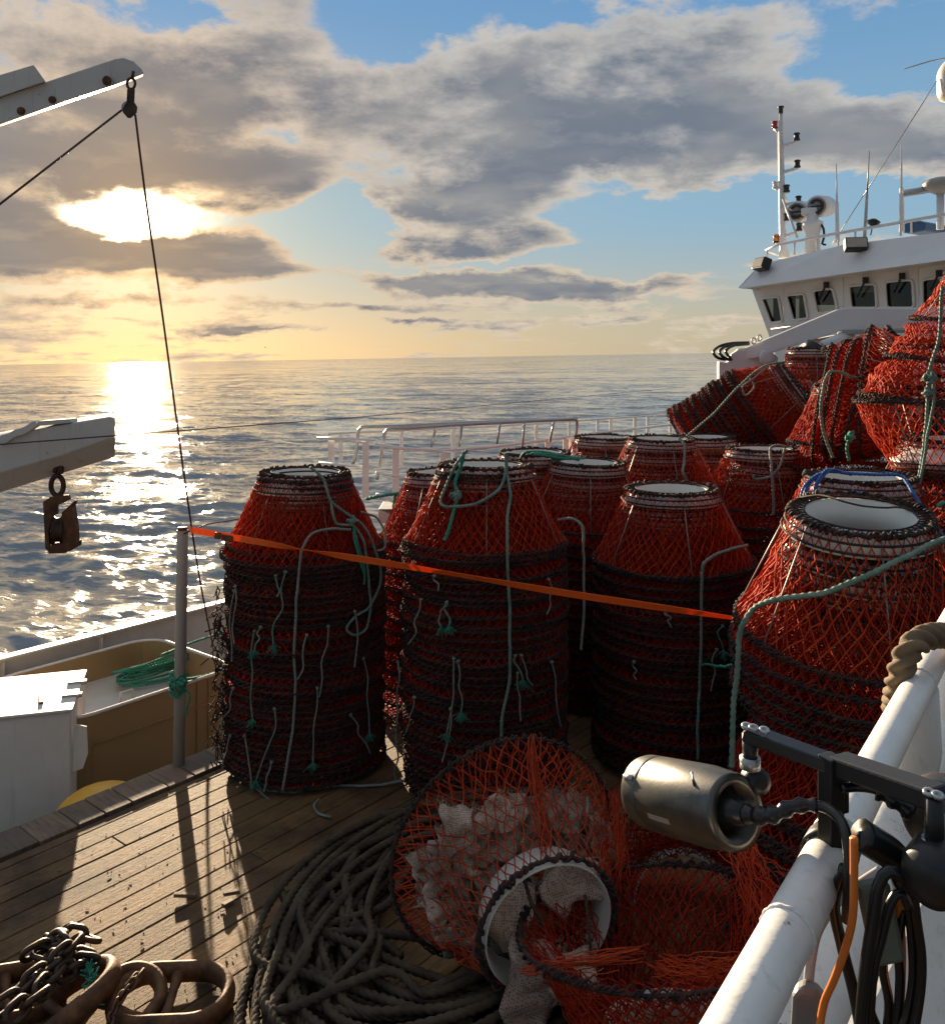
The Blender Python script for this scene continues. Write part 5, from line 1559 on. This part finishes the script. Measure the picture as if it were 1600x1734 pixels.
# ------------------------------------------------------------------ heap of dark hawser
gh = np.random.default_rng(12)
cx_, cy_ = -.12, 5.15
pts = []
def hp(a, rx, ry, z):
    ca, sa = math.cos(a), math.sin(a)
    x = rx * ca; y = ry * sa
    return Vector((cx_ + x * .93 + y * .36, cy_ - x * .30 + y * .93, DECK + .035 + z))
lay = 0
for turn in range(33):
    lay = turn / 33
    rx0 = 0.46 + 0.52 * ((turn * 0.618) % 1.0); ry0 = rx0 * 1.42
    ox, oy = gh.normal(0, .05), gh.normal(0, .07)
    for k in range(14):
        a = -k / 14 * 2 * math.pi + turn * .13
        w_ = .05 * math.sin(3 * a + turn) + gh.normal(0, .02)
        pk = hp(a, rx0 + w_, ry0 + w_, 0.0 + .26 * lay * (1.15 - .35 * rx0) + .03 * math.sin(2 * a + turn * 1.7) ** 2)
        pts.append(pk + Vector((ox, oy, 0)))
mb = MB(); mb.rope(pts, .0255, n=12, lobes=3, step=.017, pitch=.15)
# loose strands thrown over the top
for (q) in ([(470, 1500), (510, 1560), (600, 1600), (720, 1650), (850, 1690)], [(455, 1590), (520, 1640), (640, 1690), (800, 1735)], [(660, 1372), (585, 1420), (520, 1480), (470, 1560), (440, 1660), (430, 1760)],
            [(520, 1470), (560, 1480), (590, 1510), (585, 1570), (560, 1600)], [(560, 1560), (640, 1580), (720, 1590), (800, 1620)], [(480, 1680), (560, 1710), (700, 1720), (860, 1670)], [(640, 1395), (600, 1450), (585, 1500), (600, 1560), (680, 1620)]):
    z = DECK + .24
    mb.rope([on_z(x, y, z - .10 * (abs(i - (len(q) - 1) / 2) / len(q))) for i, (x, y) in enumerate(q)], .0255, n=12, lobes=3, step=.017, pitch=.15)
o = mb.build('hawser_heap', MAT['rope_black']); tag(o, 'heap of thick dark twisted hawser coiled on the deck beside the bait bags', 'rope')
rope_thing('deck_rope', 'thin dark rope straying over the deck from the foot of the leftmost stack', [on_z(440, 1335, DECK + .02), on_z(500, 1340, DECK + .02), on_z(570, 1330, DECK + .02), on_z(650, 1330, DECK + .02), on_z(720, 1318, DECK + .03)], .013, 'rope_grey')
rope_thing('deck_rope', 'short bluish rope end curled on the deck beside the hawser', [on_z(560, 1384, DECK + .02), on_z(540, 1378, DECK + .02), on_z(532, 1365, DECK + .02), on_z(540, 1354, DECK + .03)], .011, 'rope_grey')

# ------------------------------------------------------------------ bait bags in the fallen pot
def bag_mesh(seed):
    g = np.random.default_rng(seed)
    nu, nv = 22, 14
    vv = []; L, W, T = .25, .13 + .05 * g.random(), .027
    ph = g.random(8) * 6.28
    for i in range(nu + 1):
        u = i / nu; x = (u - .5) * L
        pin = (.35 + .65 * min(1, u / .22)) if u < .22 else (1.0 + .12 * (u - .22))
        for j in range(nv):
            a = j * 2 * math.pi / nv
            fold = 1 + .13 * math.sin(3 * a + ph[0] + 4 * u) + .06 * math.sin(5 * a + ph[1] - 5 * u)
            th_ = T * (math.sin(math.pi * min(1, u * .9 + .08)) ** .7 * 1.1 + .08)
            y = W / 2 * pin * math.cos(a) * fold; z = th_ * math.sin(a) * fold
            x2 = x + .012 * math.sin(4 * a + ph[2]) * (1 if u > .8 else .2) + .006 * math.sin(9 * a + ph[5]) * (u > .9)
            z += .010 * math.sin(9 * u + 2 * math.sin(a) + ph[7]) + .022 * math.sin(6 * u + ph[3]) + .012 * math.sin(11 * u + 3 * math.cos(a) + ph[4])
            vv.append((x2, y + .012 * math.sin(8 * u + ph[6]), z))
    ff = [(i * nv + j, i * nv + (j + 1) % nv, (i + 1) * nv + (j + 1) % nv, (i + 1) * nv + j) for i in range(nu) for j in range(nv)]
    ff.append(tuple(range(nv))[::-1]); ff.append(tuple(nu * nv + j for j in range(nv)))
    mb = MB(); mb.add(vv, ff, True)
    A = []; B = []
    for i in range(34):
        e = Vector(vv[nu * nv + int(g.integers(nv))]); A.append(e); B.append(e + Vector((.012 + .02 * g.random(), g.normal(0, .008), g.normal(0, .008))))
    mb.segs(A, B, .0016, 3)
    return me(mb, MAT['bag'], 'bait_bag')
BAGS = [bag_mesh(s_) for s_ in range(6)]
fq = Vector((0, 0, 1)).rotation_difference(fax).to_matrix()
nb = 0; placed = []
top_x = [640, 690, 740, 800, 850, 930, 1000, 1075]; top_y = [1470, 1425, 1390, 1372, 1350, 1352, 1356, 1376]
for t, gap_, n_max in ((.36, .072, 66), (.20, .085, 44)):
    pc = FB + fax * (t * PH); k_ = 0
    for try_ in range(2500):
        x, y = 655 + 420 * gh.random(), 1345 + 320 * gh.random()
        if y < np.interp(x, top_x, top_y) + 18: continue
        r0_ = P(x, y, 1.0) - Vector((0, 0, CZ))
        loc = Vector((0, 0, CZ)) + r0_ * ((pc - Vector((0, 0, CZ))).dot(fax) / r0_.dot(fax))
        rad = (loc - pc).length
        if rad > (RB + (RT - RB) * t) * .90 or (t > .3 and rad < .20): continue
        if any((loc - q).length < gap_ for q in placed): continue
        placed.append(loc); k_ += 1
        n_ = ((loc - pc) * .9 + fax + Vector((gh.normal(0, .35), gh.normal(0, .2), gh.normal(.15, .35)))).normalized()
        o = bpy.data.objects.new('bait_bag', BAGS[nb % 6]); C.objects.link(o)
        o.matrix_world = Matrix.Translation(loc) @ n_.to_track_quat('Z', 'Y').to_matrix().to_4x4() @ Matrix.Rotation(math.pi / 2 + gh.normal(0, .7), 4, 'Z') @ Matrix.Scale(.60 + .30 * gh.random(), 4)
        tag(o, 'crumpled off-white mesh bait bag heaped inside the fallen orange-netted pot', 'bait bag', 'bait bags in the fallen pot')
        nb += 1
        if k_ >= n_max: break
# bags spilling through the white mouth
for i, (x, y, d, rz) in enumerate(((862, 1555, 4.45, 1.5), (965, 1500, 4.55, .3), (925, 1530, 4.6, .9), (900, 1560, 4.55, 2.2), (905, 1660, 4.2, 1.4), (895, 1690, 4.18, 1.2), (950, 1655, 4.25, .2))):
    o = bpy.data.objects.new('bait_bag', BAGS[i % 6]); C.objects.link(o)
    o.matrix_world = Matrix.Translation(P(x, y, d)) @ Matrix.Rotation(R(75), 4, 'X') @ Matrix.Rotation(rz, 4, 'Z') @ Matrix.Scale(1.25, 4)
    tag(o, 'grey mesh bait bag caught in the white mouth of the fallen pot', 'bait bag', 'bait bags in the white mouth')
# orange gathered twine on the nets
def bundle(label, pts, n_, spread, mat='net_orange', r=.0026):
    mb = MB(); p = np.array([tuple(q) for q in spline(pts, .03)])
    for k in range(n_):
        o_ = gh.normal(0, spread * .75, 3)
        w_ = np.cumsum(gh.normal(0, spread * .30, p.shape), 0)
        i0_, i1_ = int(gh.integers(0, max(1, len(p) // 4))), len(p) - int(gh.integers(0, max(1, len(p) // 4)))
        mb.tube((p + o_ + w_)[i0_:i1_], r * .85, 4)
    o = mb.build('net_gathering', MAT[mat]); tag(o, label, 'netting'); return o
bundle('bright orange gathered twine down the middle of the fallen pot', [P(905, 1245, 4.86), P(903, 1290, 4.75), P(912, 1350, 4.62), P(922, 1400, 4.5), P(930, 1455, 4.38)], 22, .014)
bundle('red gathered netting hanging at the right of the fallen pot', [P(1040, 1335, 4.85), P(1042, 1380, 4.8), P(1045, 1440, 4.7), P(1040, 1500, 4.6)], 26, .03, 'net')
bundle('orange bunched netting along the near rope of the upturned pot', [P(880, 1645, 3.95), P(960, 1632, 3.85), P(1040, 1622, 3.8), P(1095, 1612, 3.75)], 26, .010)
bundle('red netting bunched below the lamp beside the white rail', [P(1250, 1420, 3.9), P(1275, 1480, 3.8), P(1300, 1540, 3.75), P(1310, 1620, 3.7)], 46, .05, 'net')
bundle('dense red netting folded under the near rope of the upturned pot', [P(1110, 1640, 3.85), P(1160, 1655, 3.8), P(1220, 1660, 3.75), P(1280, 1650, 3.7)], 46, .035, 'net')

# ------------------------------------------------------------------ chain and stud links on the deck
def oval_pts(L, W, n=28):
    h = (L - W) / 2; r_ = W / 2; pts = []
    for i in range(n // 2 + 1):
        a = -math.pi / 2 + math.pi * i / (n // 2); pts.append((h + r_ * math.cos(a), r_ * math.sin(a), 0))
    for i in range(n // 2 + 1):
        a = math.pi / 2 + math.pi * i / (n // 2); pts.append((-h + r_ * math.cos(a), r_ * math.sin(a), 0))
    return pts
def stud_link(label, loc, rot, L=.50, W=.30, r_=.036, hgt=1.6):
    t = thing('stud_link', label, 'chain link', tuple(loc))
    t.rotation_euler = rot
    OFF[t.name] = Vector((0, 0, 0))
    mb = MB(); mb.tube(oval_pts(L, W), r_, 12, closed=True, ry=hgt); mb.build('ring', MAT['rust'], t)
    mb = MB(); mb.tube([(0, -W / 2, 0), (0, -W / 6, 0), (0, W / 6, 0), (0, W / 2, 0)], [.040, .024, .024, .040], 10); mb.build('stud', MAT['rust'], t)
    return t
z = DECK + .065
stud_link('large rusty oval stud link lying flat on the planks at the bottom', on_z(290, 1690, z), (R(4), R(2), R(6)), .58, .36)
stud_link('rusty stud link half hidden left of the large flat link', on_z(203, 1712, z - .01), (R(12), R(-10), R(70)), .46, .30)
stud_link('rusty stud link under the chain at the lower left', on_z(95, 1712, z + .02), (R(-18), R(-15), R(48)), .60, .36)
stud_link('rusty stud link at the left edge beneath the chain', on_z(12, 1690, z - .01), (R(8), R(12), R(35)), .52, .34)
def chain(label, pts, L=.105, W=.062, r_=.0125, seed=1, mat='chain'):
    g = np.random.default_rng(seed)
    t = thing('chain', label, 'chain', tuple(pts[0]))
    p = spline(pts, L * .62)
    for i in range(len(p) - 1):
        d_ = Vector(p[i + 1] - p[i]).normalized()
        q = Vector((1, 0, 0)).rotation_difference(d_).to_matrix() @ Matrix.Rotation((i % 2) * math.pi / 2 + .5 + g.normal(0, .2), 3, 'X')
        mb = MB(); mb.tube([q @ Vector(v_) + Vector(p[i]) for v_ in oval_pts(L, W, 16)], r_, 7, closed=True)
        mb.build('link', MAT[mat], t)
zz = DECK + .05
chain('dark iron chain heaped over the stud links at the bottom left', [on_z(x, y, zz + h) for x, y, h in ((150, 1590, .10), (105, 1580, .10), (85, 1600, .10), (115, 1615, .13), (150, 1625, .12), (60, 1610, .14), (95, 1590, .16), (120, 1600, .20), (80, 1640, .18), (40, 1670, .17), (10, 1700, .16), (-20, 1720, .15))], .135, .080, .016, 2)
chain('short second run of dark chain beside the heaped chain', [on_z(x, y, zz + h) for x, y, h in ((130, 1640, .12), (90, 1655, .17), (60, 1690, .18), (30, 1712, .18), (5, 1734, .18))], .135, .080, .016, 5)
chain('thin rusty chain trailing over the left end of the flat stud link', [on_z(x, y, zz + h) for x, y, h in ((236, 1650, .16), (222, 1668, .16), (205, 1690, .13), (192, 1715, .10), (185, 1740, .10))], .062, .036, .008, 6, 'rust')
mb = MB(); A = []; B = []
for i in range(160):
    y = 1632 + 70 * gq.random(); q = on_z(150 + (y - 1632) * .2 + gq.normal(0, 4), y, zz + .14 - (y - 1632) * .0006)
    A.append(q); B.append(q + Vector((gq.normal(0, .02), gq.normal(0, .02), gq.normal(0, .015))))
mb.segs(A, B, .004, 4); o = mb.build('green_twine', MAT['rope_teal']); tag(o, 'frayed green twine tied round the stud link at the lower left', 'twine')
# bits on the deck
for i, (x, y, L, a, lab) in enumerate(((314, 1516, .14, 5, 'short wooden stick lying in the post shadow'), (392, 1512, .10, 25, 'small splinter of wood near the hawser'), (386, 1530, .08, 55, 'thin bent splinter before the hawser'))):
    mb = MB(); mb.box(on_z(x, y, DECK + .02), (L, .03, .022), Matrix.Rotation(R(a), 4, 'Z') @ Matrix.Rotation(R(4), 4, 'Y'))
    o = mb.build('wood_splinter', MAT['timber'], None, bevel=.003); tag(o, lab, 'splinter')
mb = MB()
for i in range(150):
    x = 20 + 430 * gq.random(); y = 1400 + 330 * gq.random()
    q = on_z(x, y, DECK + .004)
    if q.dot(V) < t0 + .02: continue
    s_ = .003 + .006 * gq.random() ** 3
    mb.box(q, (s_ * (1 + 3 * gq.random()), s_ * .6, .004), Matrix.Rotation(gq.random() * 6, 4, 'Z'))
o = mb.build('deck_debris', MAT['timber']); o['kind'] = 'stuff'; o['label'] = 'crumbs of wood and dirt scattered on the planks'

# ------------------------------------------------------------------ white rail with post in the foreground
z1 = CZ - .60
def rp(px, py): return P(px, py, .60 * F / (py - PY))
A_ = P(1218, 1800, .60 * F / (1800 - PY)); 
rA = Vector((.150, .70, z1)); r1_ = P(1271, 1700, .823); r2_ = P(1580, 1115, 1.76)
rdv = (Vector((r2_.x, r2_.y, z1)) - Vector((r1_.x, r1_.y, z1))).normalized()
a0 = Vector((r1_.x, r1_.y, z1)) - rdv * .35; a1 = Vector((r2_.x, r2_.y, z1)) + rdv * 2.2
wr = thing('upper_deck_railing', 'thick white pipe railing running away beside the lamps', 'railing', tuple(a0 - Zv * 1.0))
mb = MB(); mb.tube(spline([a0, a1], .2), .0265, 28); mb.build('top_rail', MAT['rail'], wr)
for k_ in (.12, .98):
    mb = MB(); q_ = a0 + rdv * (.35 + k_)
    pts_ = [q_ + (Zv * math.cos(a) + rdv.cross(Zv).normalized() * math.sin(a)) * (.0268 + .0006 * math.sin(a * 17)) for a in np.linspace(0, 6.283, 60)[:-1]]
    mb.tube(pts_, .0022, 6, closed=True); mb.build('weld_bead', MAT['rail'], wr)
# lower rail and stout post behind, plus bent plate
rn = Vector((rdv.y, -rdv.x, 0))
low0 = P(1330, 1790, 1.22); low1 = P(1590, 1230, 2.05); ld = (low1 - low0).normalized(); ld.z = ld.z
mb = MB(); mb.tube([low0 - ld * .4, low1, low1 + ld * 1.6], .052, 28); mb.build('lower_rail', MAT['rail'], wr)
pj = a0 + rdv * 1.35
mb = MB(); mb.tube([P(1560, 1165, 1.66), P(1545, 1260, 1.72), P(1535, 1300, 1.80)], [.030, .052, .058], 20); mb.build('brace', MAT['rail'], wr)
up0 = P(1600, 1165, 1.98)
mb = MB(); mb.tube([P(1560, 1330, 1.95), P(1600, 1175, 2.05), P(1650, 1020, 2.1)], .038, 20); mb.build('stanchion', MAT['rail'], wr)
pl = thing('white_side_plate', 'white painted steel plate below the railing at the right', 'plate', tuple(P(1560, 1700, 1.6)))
mb = MB(); mb.prism([P(1470, 1470, 1.75), P(1660, 1330, 1.75), P(1700, 1900, 1.45), P(1380, 1900, 1.45)], (.05, .04, 0)); mb.build('panel', MAT['rail'], pl)
mb = MB(); mb.tube([P(1540, 1590, 1.62), P(1600, 1622, 1.60), P(1660, 1650, 1.6)], .004, 5); mb.build('seam', MAT['grey_steel'], pl)
mb = MB()
lv = spline([P(1396, 1800, 1.0), P(1330, 1800, 1.0)], .1)
mb.prism([P(1334, 1790, 1.0), P(1340, 1690, 1.0), P(1348, 1678, 1.0), P(1362, 1675, 1.0), P(1382, 1682, 1.0), P(1394, 1697, 1.0), P(1397, 1720, 1.0), P(1390, 1790, 1.0)], (.01, .02, 0))
o = mb.build('grey_lever', plain('grey_paddle', (.20, .20, .20), .4), None, bevel=.006); tag(o, 'grey rounded paddle handle beside the white rail at the bottom', 'handle')
# hawser turned over the rail
c_ = Vector((r2_.x, r2_.y, z1)) + rdv * .02
mb = MB(); pts = []
for (x, y, d) in ((1515, 1200, 1.66), (1519, 1170, 1.62), (1527, 1130, 1.60), (1545, 1095, 1.60), (1575, 1078, 1.63), (1610, 1080, 1.68), (1640, 1110, 1.75)):
    pts.append(P(x, y, d))
mb.rope(pts, .0235, n=15, lobes=3, step=.0035, pitch=.085); o = mb.build('rail_hawser', MAT['rope_tan']); tag(o, 'thick brown twisted rope wrapped over the white rail', 'rope')

# ------------------------------------------------------------------ lamps on their bracket
def PL(x, y, d): return P(x, y, d * 1.09)
lm = thing('deck_lamp', 'bronze coloured cylindrical metal lamp hanging left of the rail bracket', 'lamp', tuple(PL(1170, 1355, 1.05)))
l0 = PL(1099, 1340, 1.12); l1 = PL(1247, 1376, .99)
la = (l1 - l0).normalized(); Ln = (l1 - l0).length
rL = .0470
mb = MB()
mb.lathe([(rL * .80, -.012), (rL * .93, -.006), (rL * .99, .004), (rL, .022), (rL, .0235), (rL * .985, .0245), (rL * .985, .0265), (rL, .0275), (rL * 1.02, Ln * .6), (rL * 1.02, Ln * .74), (rL * .94, Ln * .97), (rL * .92, Ln), (rL * .68, Ln), (rL * .66, Ln - .03), (rL * .2, Ln - .032)], l0, la, 56)
mb.build('housing', MAT['bronze'], lm)
mb = MB(); mb.lathe([(rL * .80, -.0125), (rL * .80, -.0135)], l0, la, 40); mb.build('lens', MAT['lamp_glass'], lm)
mb = MB()
upv = Vector((0, 0, 1)); sv = la.cross(upv).normalized(); uv = sv.cross(la).normalized()
def lp(s_, a, rr=rL): return l0 + la * s_ + (sv * math.cos(a) + uv * math.sin(a)) * rr
fa = None
for (s_, a) in ((.055, -.28),):
    mb.add([tuple(lp(s_ + q, a + w_, rL * 1.022)) for q, w_ in ((-.004, -.055), (.038, -.075), (.038, .085), (-.004, .105))], [(0, 1, 2, 3)])
mb.build('nameplate', MAT['galv'], lm)
mb = MB(); mb.tube([lp(Ln * .72, 1.15, rL * 1.0), lp(Ln * .82, .8, rL * .985)], .0022, 6); mb.build('slot', MAT['black'], lm)
mb = MB(); mb.tube([lp(.001, .62, rL * .975), lp(.018, .62, rL * .985)], .004, 8); mb.build('slot', MAT['galv'], lm)
ce = l1 - la * .03
mb = MB(); mb.lathe([(.024, 0), (.024, .012), (.020, .014), (.020, .026), (.015, .030), (.013, .045)], ce, la, 24); mb.build('cable_gland', MAT['rubber'], lm)
cb = thing('lamp_cable', 'black cable curving from the bronze lamp over the rail clamp', 'cable', tuple(PL(1430, 1400, .95)))
sp_ = spline([ce + la * .03, PL(1300, 1382, .96), PL(1345, 1366, .95), PL(1390, 1366, .94), PL(1420, 1385, .92), PL(1434, 1420, .90), PL(1438, 1480, .89), PL(1434, 1560, .90)], .004)
mb = MB(); mb.tube(sp_, .0062, 10); mb.build('jacket', MAT['rubber'], cb)
mb = MB()
rad_ = [(.0125 if (i // 2) % 2 == 0 else .0095) * (1 - .35 * min(1, i / 26)) for i in range(26)]
mb.tube(sp_[:26], rad_, 14); mb.build('strain_relief', MAT['rubber'], cb)
# bracket: hinge post, two arms, clamp
bk = thing('lamp_bracket', 'black metal bracket clamped on the white rail with two arms for lamps', 'bracket', tuple(PL(1412, 1400, .98)))
mb = MB()
def bar(mb, a, b, w, h):
    a = Vector(a); b = Vector(b); d_ = (b - a).normalized(); s_ = d_.cross(Zv).normalized() * w / 2; u_ = s_.cross(d_).normalized() * h / 2
    mb.hexa([a - s_ - u_, a + s_ - u_, a + s_ + u_, a - s_ + u_, b - s_ - u_, b + s_ - u_, b + s_ + u_, b - s_ + u_])
bar(mb, PL(1262, 1240, 1.02), PL(1406, 1293, .97), .030, .016); mb.build('arm', MAT['black_metal'], bk, bevel=.003)
mb = MB(); bar(mb, PL(1418, 1292, .97), PL(1590, 1352, .86), .034, .022); mb.build('arm', MAT['black_metal'], bk, bevel=.003)
for (x, y, d) in ((1264, 1233, 1.01), (1276, 1236, 1.005), (1294, 1240, 1.0), (1573, 1346, .855), (1588, 1351, .85)):
    mb = MB(); mb.lathe([(.0065, 0), (.0065, .003), (.003, .0032), (.003, .001)], PL(x, y, d) + Zv * .001, (0, -.25, 1), 14); mb.build('screw', MAT['galv'], bk)
mb = MB(); mb.box(PL(1407, 1362, .965), (.022, .022, .115), Matrix.Rotation(R(25), 4, 'Z')); mb.build('hinge_post', MAT['black_metal'], bk, bevel=.002)
mb = MB(); mb.tube([PL(1424, 1318, .97), PL(1424, 1372, .97)], .009, 14); mb.build('hinge_pin', MAT['black_metal'], bk)
for (x, d, top, bot) in ((1270, 1.015, 1243, 1296), (1582, .855, 1352, 1435)):
    mb = MB(); mb.tube([PL(x, top, d), PL(x, bot, d)], .0095, 18); mb.build('drop_pin', MAT['black_metal'], bk)
    mb = MB(); mb.lathe([(.0125, 0), (.0125, -.014)], PL(x, bot - 14, d), (0, 0, 1), 20); mb.build('collar', MAT['galv'], bk)
mb = MB(); mb.lathe([(.008, .012), (.015, .010), (.017, .0), (.015, -.012), (.006, -.015)], PL(1280, 1322, 1.02), (.3, -.9, .2), 24); mb.build('swivel', MAT['black_metal'], bk, bevel=0)
# clamp ring round the rail
cc_ = Vector((r1_.x, r1_.y, z1)) + rdv * .30
mb = MB(); mb.lathe([(.0285, -.016), (.0315, -.016), (.0315, .016), (.0285, .016)], cc_, rdv, 40, close=True); mb.build('clamp_band', MAT['black_metal'], bk)
mb = MB(); mb.lathe([(.0285, -.008), (.0300, -.008), (.0300, .008), (.0285, .008)], cc_ + rdv * .035, rdv, 40, close=True); mb.build('hose_clip', MAT['galv'], bk)
# second lamp seen end on
l2 = thing('deck_lamp', 'second dark round lamp at the right edge hanging under the bracket arm', 'lamp', tuple(PL(1590, 1480, .85)))
mb = MB(); mb.lathe([(.010, -.045), (.028, -.04), (.034, -.025), (.036, .0), (.035, .03), (.030, .07)], PL(1600, 1465, .86), Vector((.75, .6, .1)), 40); mb.build('housing', MAT['black'], l2)
mb = MB(); mb.lathe([(.02, -.01), (.046, -.008), (.048, .0), (.046, .02)], PL(1600, 1390, .93), Vector((.7, .7, .1)), 36); mb.build('cap', MAT['bronze'], l2)
mb = MB()
sp2 = spline([PL(1425, 1336, .95), PL(1450, 1333, .95), PL(1480, 1337, .94), PL(1510, 1352, .93), PL(1545, 1378, .92)], .004)
mb.tube(sp2, .0055, 10); n2 = len(sp2); k0 = int(n2 * .48)
mb.tube(sp2[k0:], [(.0115 if (i // 2) % 2 == 0 else .0085) for i in range(n2 - k0)], 14)
o = mb.build('lamp_cable', MAT['rubber']); tag(o, 'ribbed black cable under the right bracket arm', 'cable')
# cables hanging from the rail
def cab(label, pts, r_, mat):
    mb = MB(); mb.tube(spline(pts, .008), r_, 10); o = mb.build('hanging_cable', MAT[mat]); tag(o, label, 'cable'); return o
cab('orange cable hanging down past the white rail', [P(1446, 1420, .92), P(1446, 1480, .93), P(1444, 1550, .94), P(1432, 1605, .95), P(1412, 1660, .96), P(1395, 1700, .97), P(1385, 1760, .97)], .0042, 'orange_cable')
cab('grey cable curving behind the white rail', [P(1490, 1475, 1.1), P(1452, 1500, 1.08), P(1415, 1530, 1.05), P(1385, 1575, 1.03), P(1373, 1625, 1.02), P(1368, 1680, 1.02), P(1366, 1760, 1.0)], .0058, 'grey_cable')
cab('black cable crossing behind the orange cable', [P(1430, 1470, .98), P(1412, 1530, 1.0), P(1425, 1600, 1.0), P(1445, 1680, 1.0), P(1460, 1760, 1.0)], .0065, 'rubber')
cab('thick black insulated cable sleeve right of the clamp', [P(1455, 1412, .98), P(1480, 1428, .98), P(1510, 1448, .98), P(1530, 1475, .98), P(1540, 1500, .98)], .0175, 'rubber')
bundle_ = [[(1535, 1490), (1505, 1475), (1488, 1500), (1478, 1560), (1466, 1640), (1455, 1760)],
           [(1540, 1540), (1525, 1512), (1508, 1530), (1492, 1590), (1478, 1650), (1470, 1760)],
           [(1545, 1500), (1552, 1560), (1560, 1620), (1558, 1680), (1545, 1760)],
           [(1538, 1530), (1545, 1600), (1546, 1660), (1536, 1720), (1520, 1760)],
           [(1530, 1540), (1520, 1600), (1524, 1660), (1518, 1760)],
           [(1520, 1520), (1500, 1580), (1495, 1640), (1505, 1700), (1500, 1760)],
           [(1500, 1560), (1482, 1640), (1472, 1700), (1485, 1740), (1500, 1780)]]
for i, q in enumerate(bundle_):
    cab('black cable in the looped bundle hanging at the lower right', [P(x, y, .94 + .012 * i) for x, y in q], .0052 if i else .0065, 'rubber')['group'] = 'bundle of black cables'
cab('orange wire inside the looped black bundle', [P(1520, 1500, .99), P(1524, 1560, .99), P(1526, 1640, .99), P(1520, 1760, .99)], .005, 'orange_cable')
mb = MB(); mb.box(P(1490, 1560, .985), (.035, .02, .09), Matrix.Rotation(R(-12), 4, 'Y')); o = mb.build('cable_tag', plain('grey_green_plug', (.16, .18, .14), .5), None, bevel=.006); tag(o, 'grey green cable plug inside the black bundle', 'plug')

# ------------------------------------------------------------------ heel the boat with everything on board
bpy.context.view_layer.update()
for o in list(S.objects):
    if o.parent is None and o.type not in ('CAMERA', 'LIGHT') and o.name != 'sea' and not o.name.startswith('seabird'):
        o.matrix_world = HEEL @ o.matrix_world
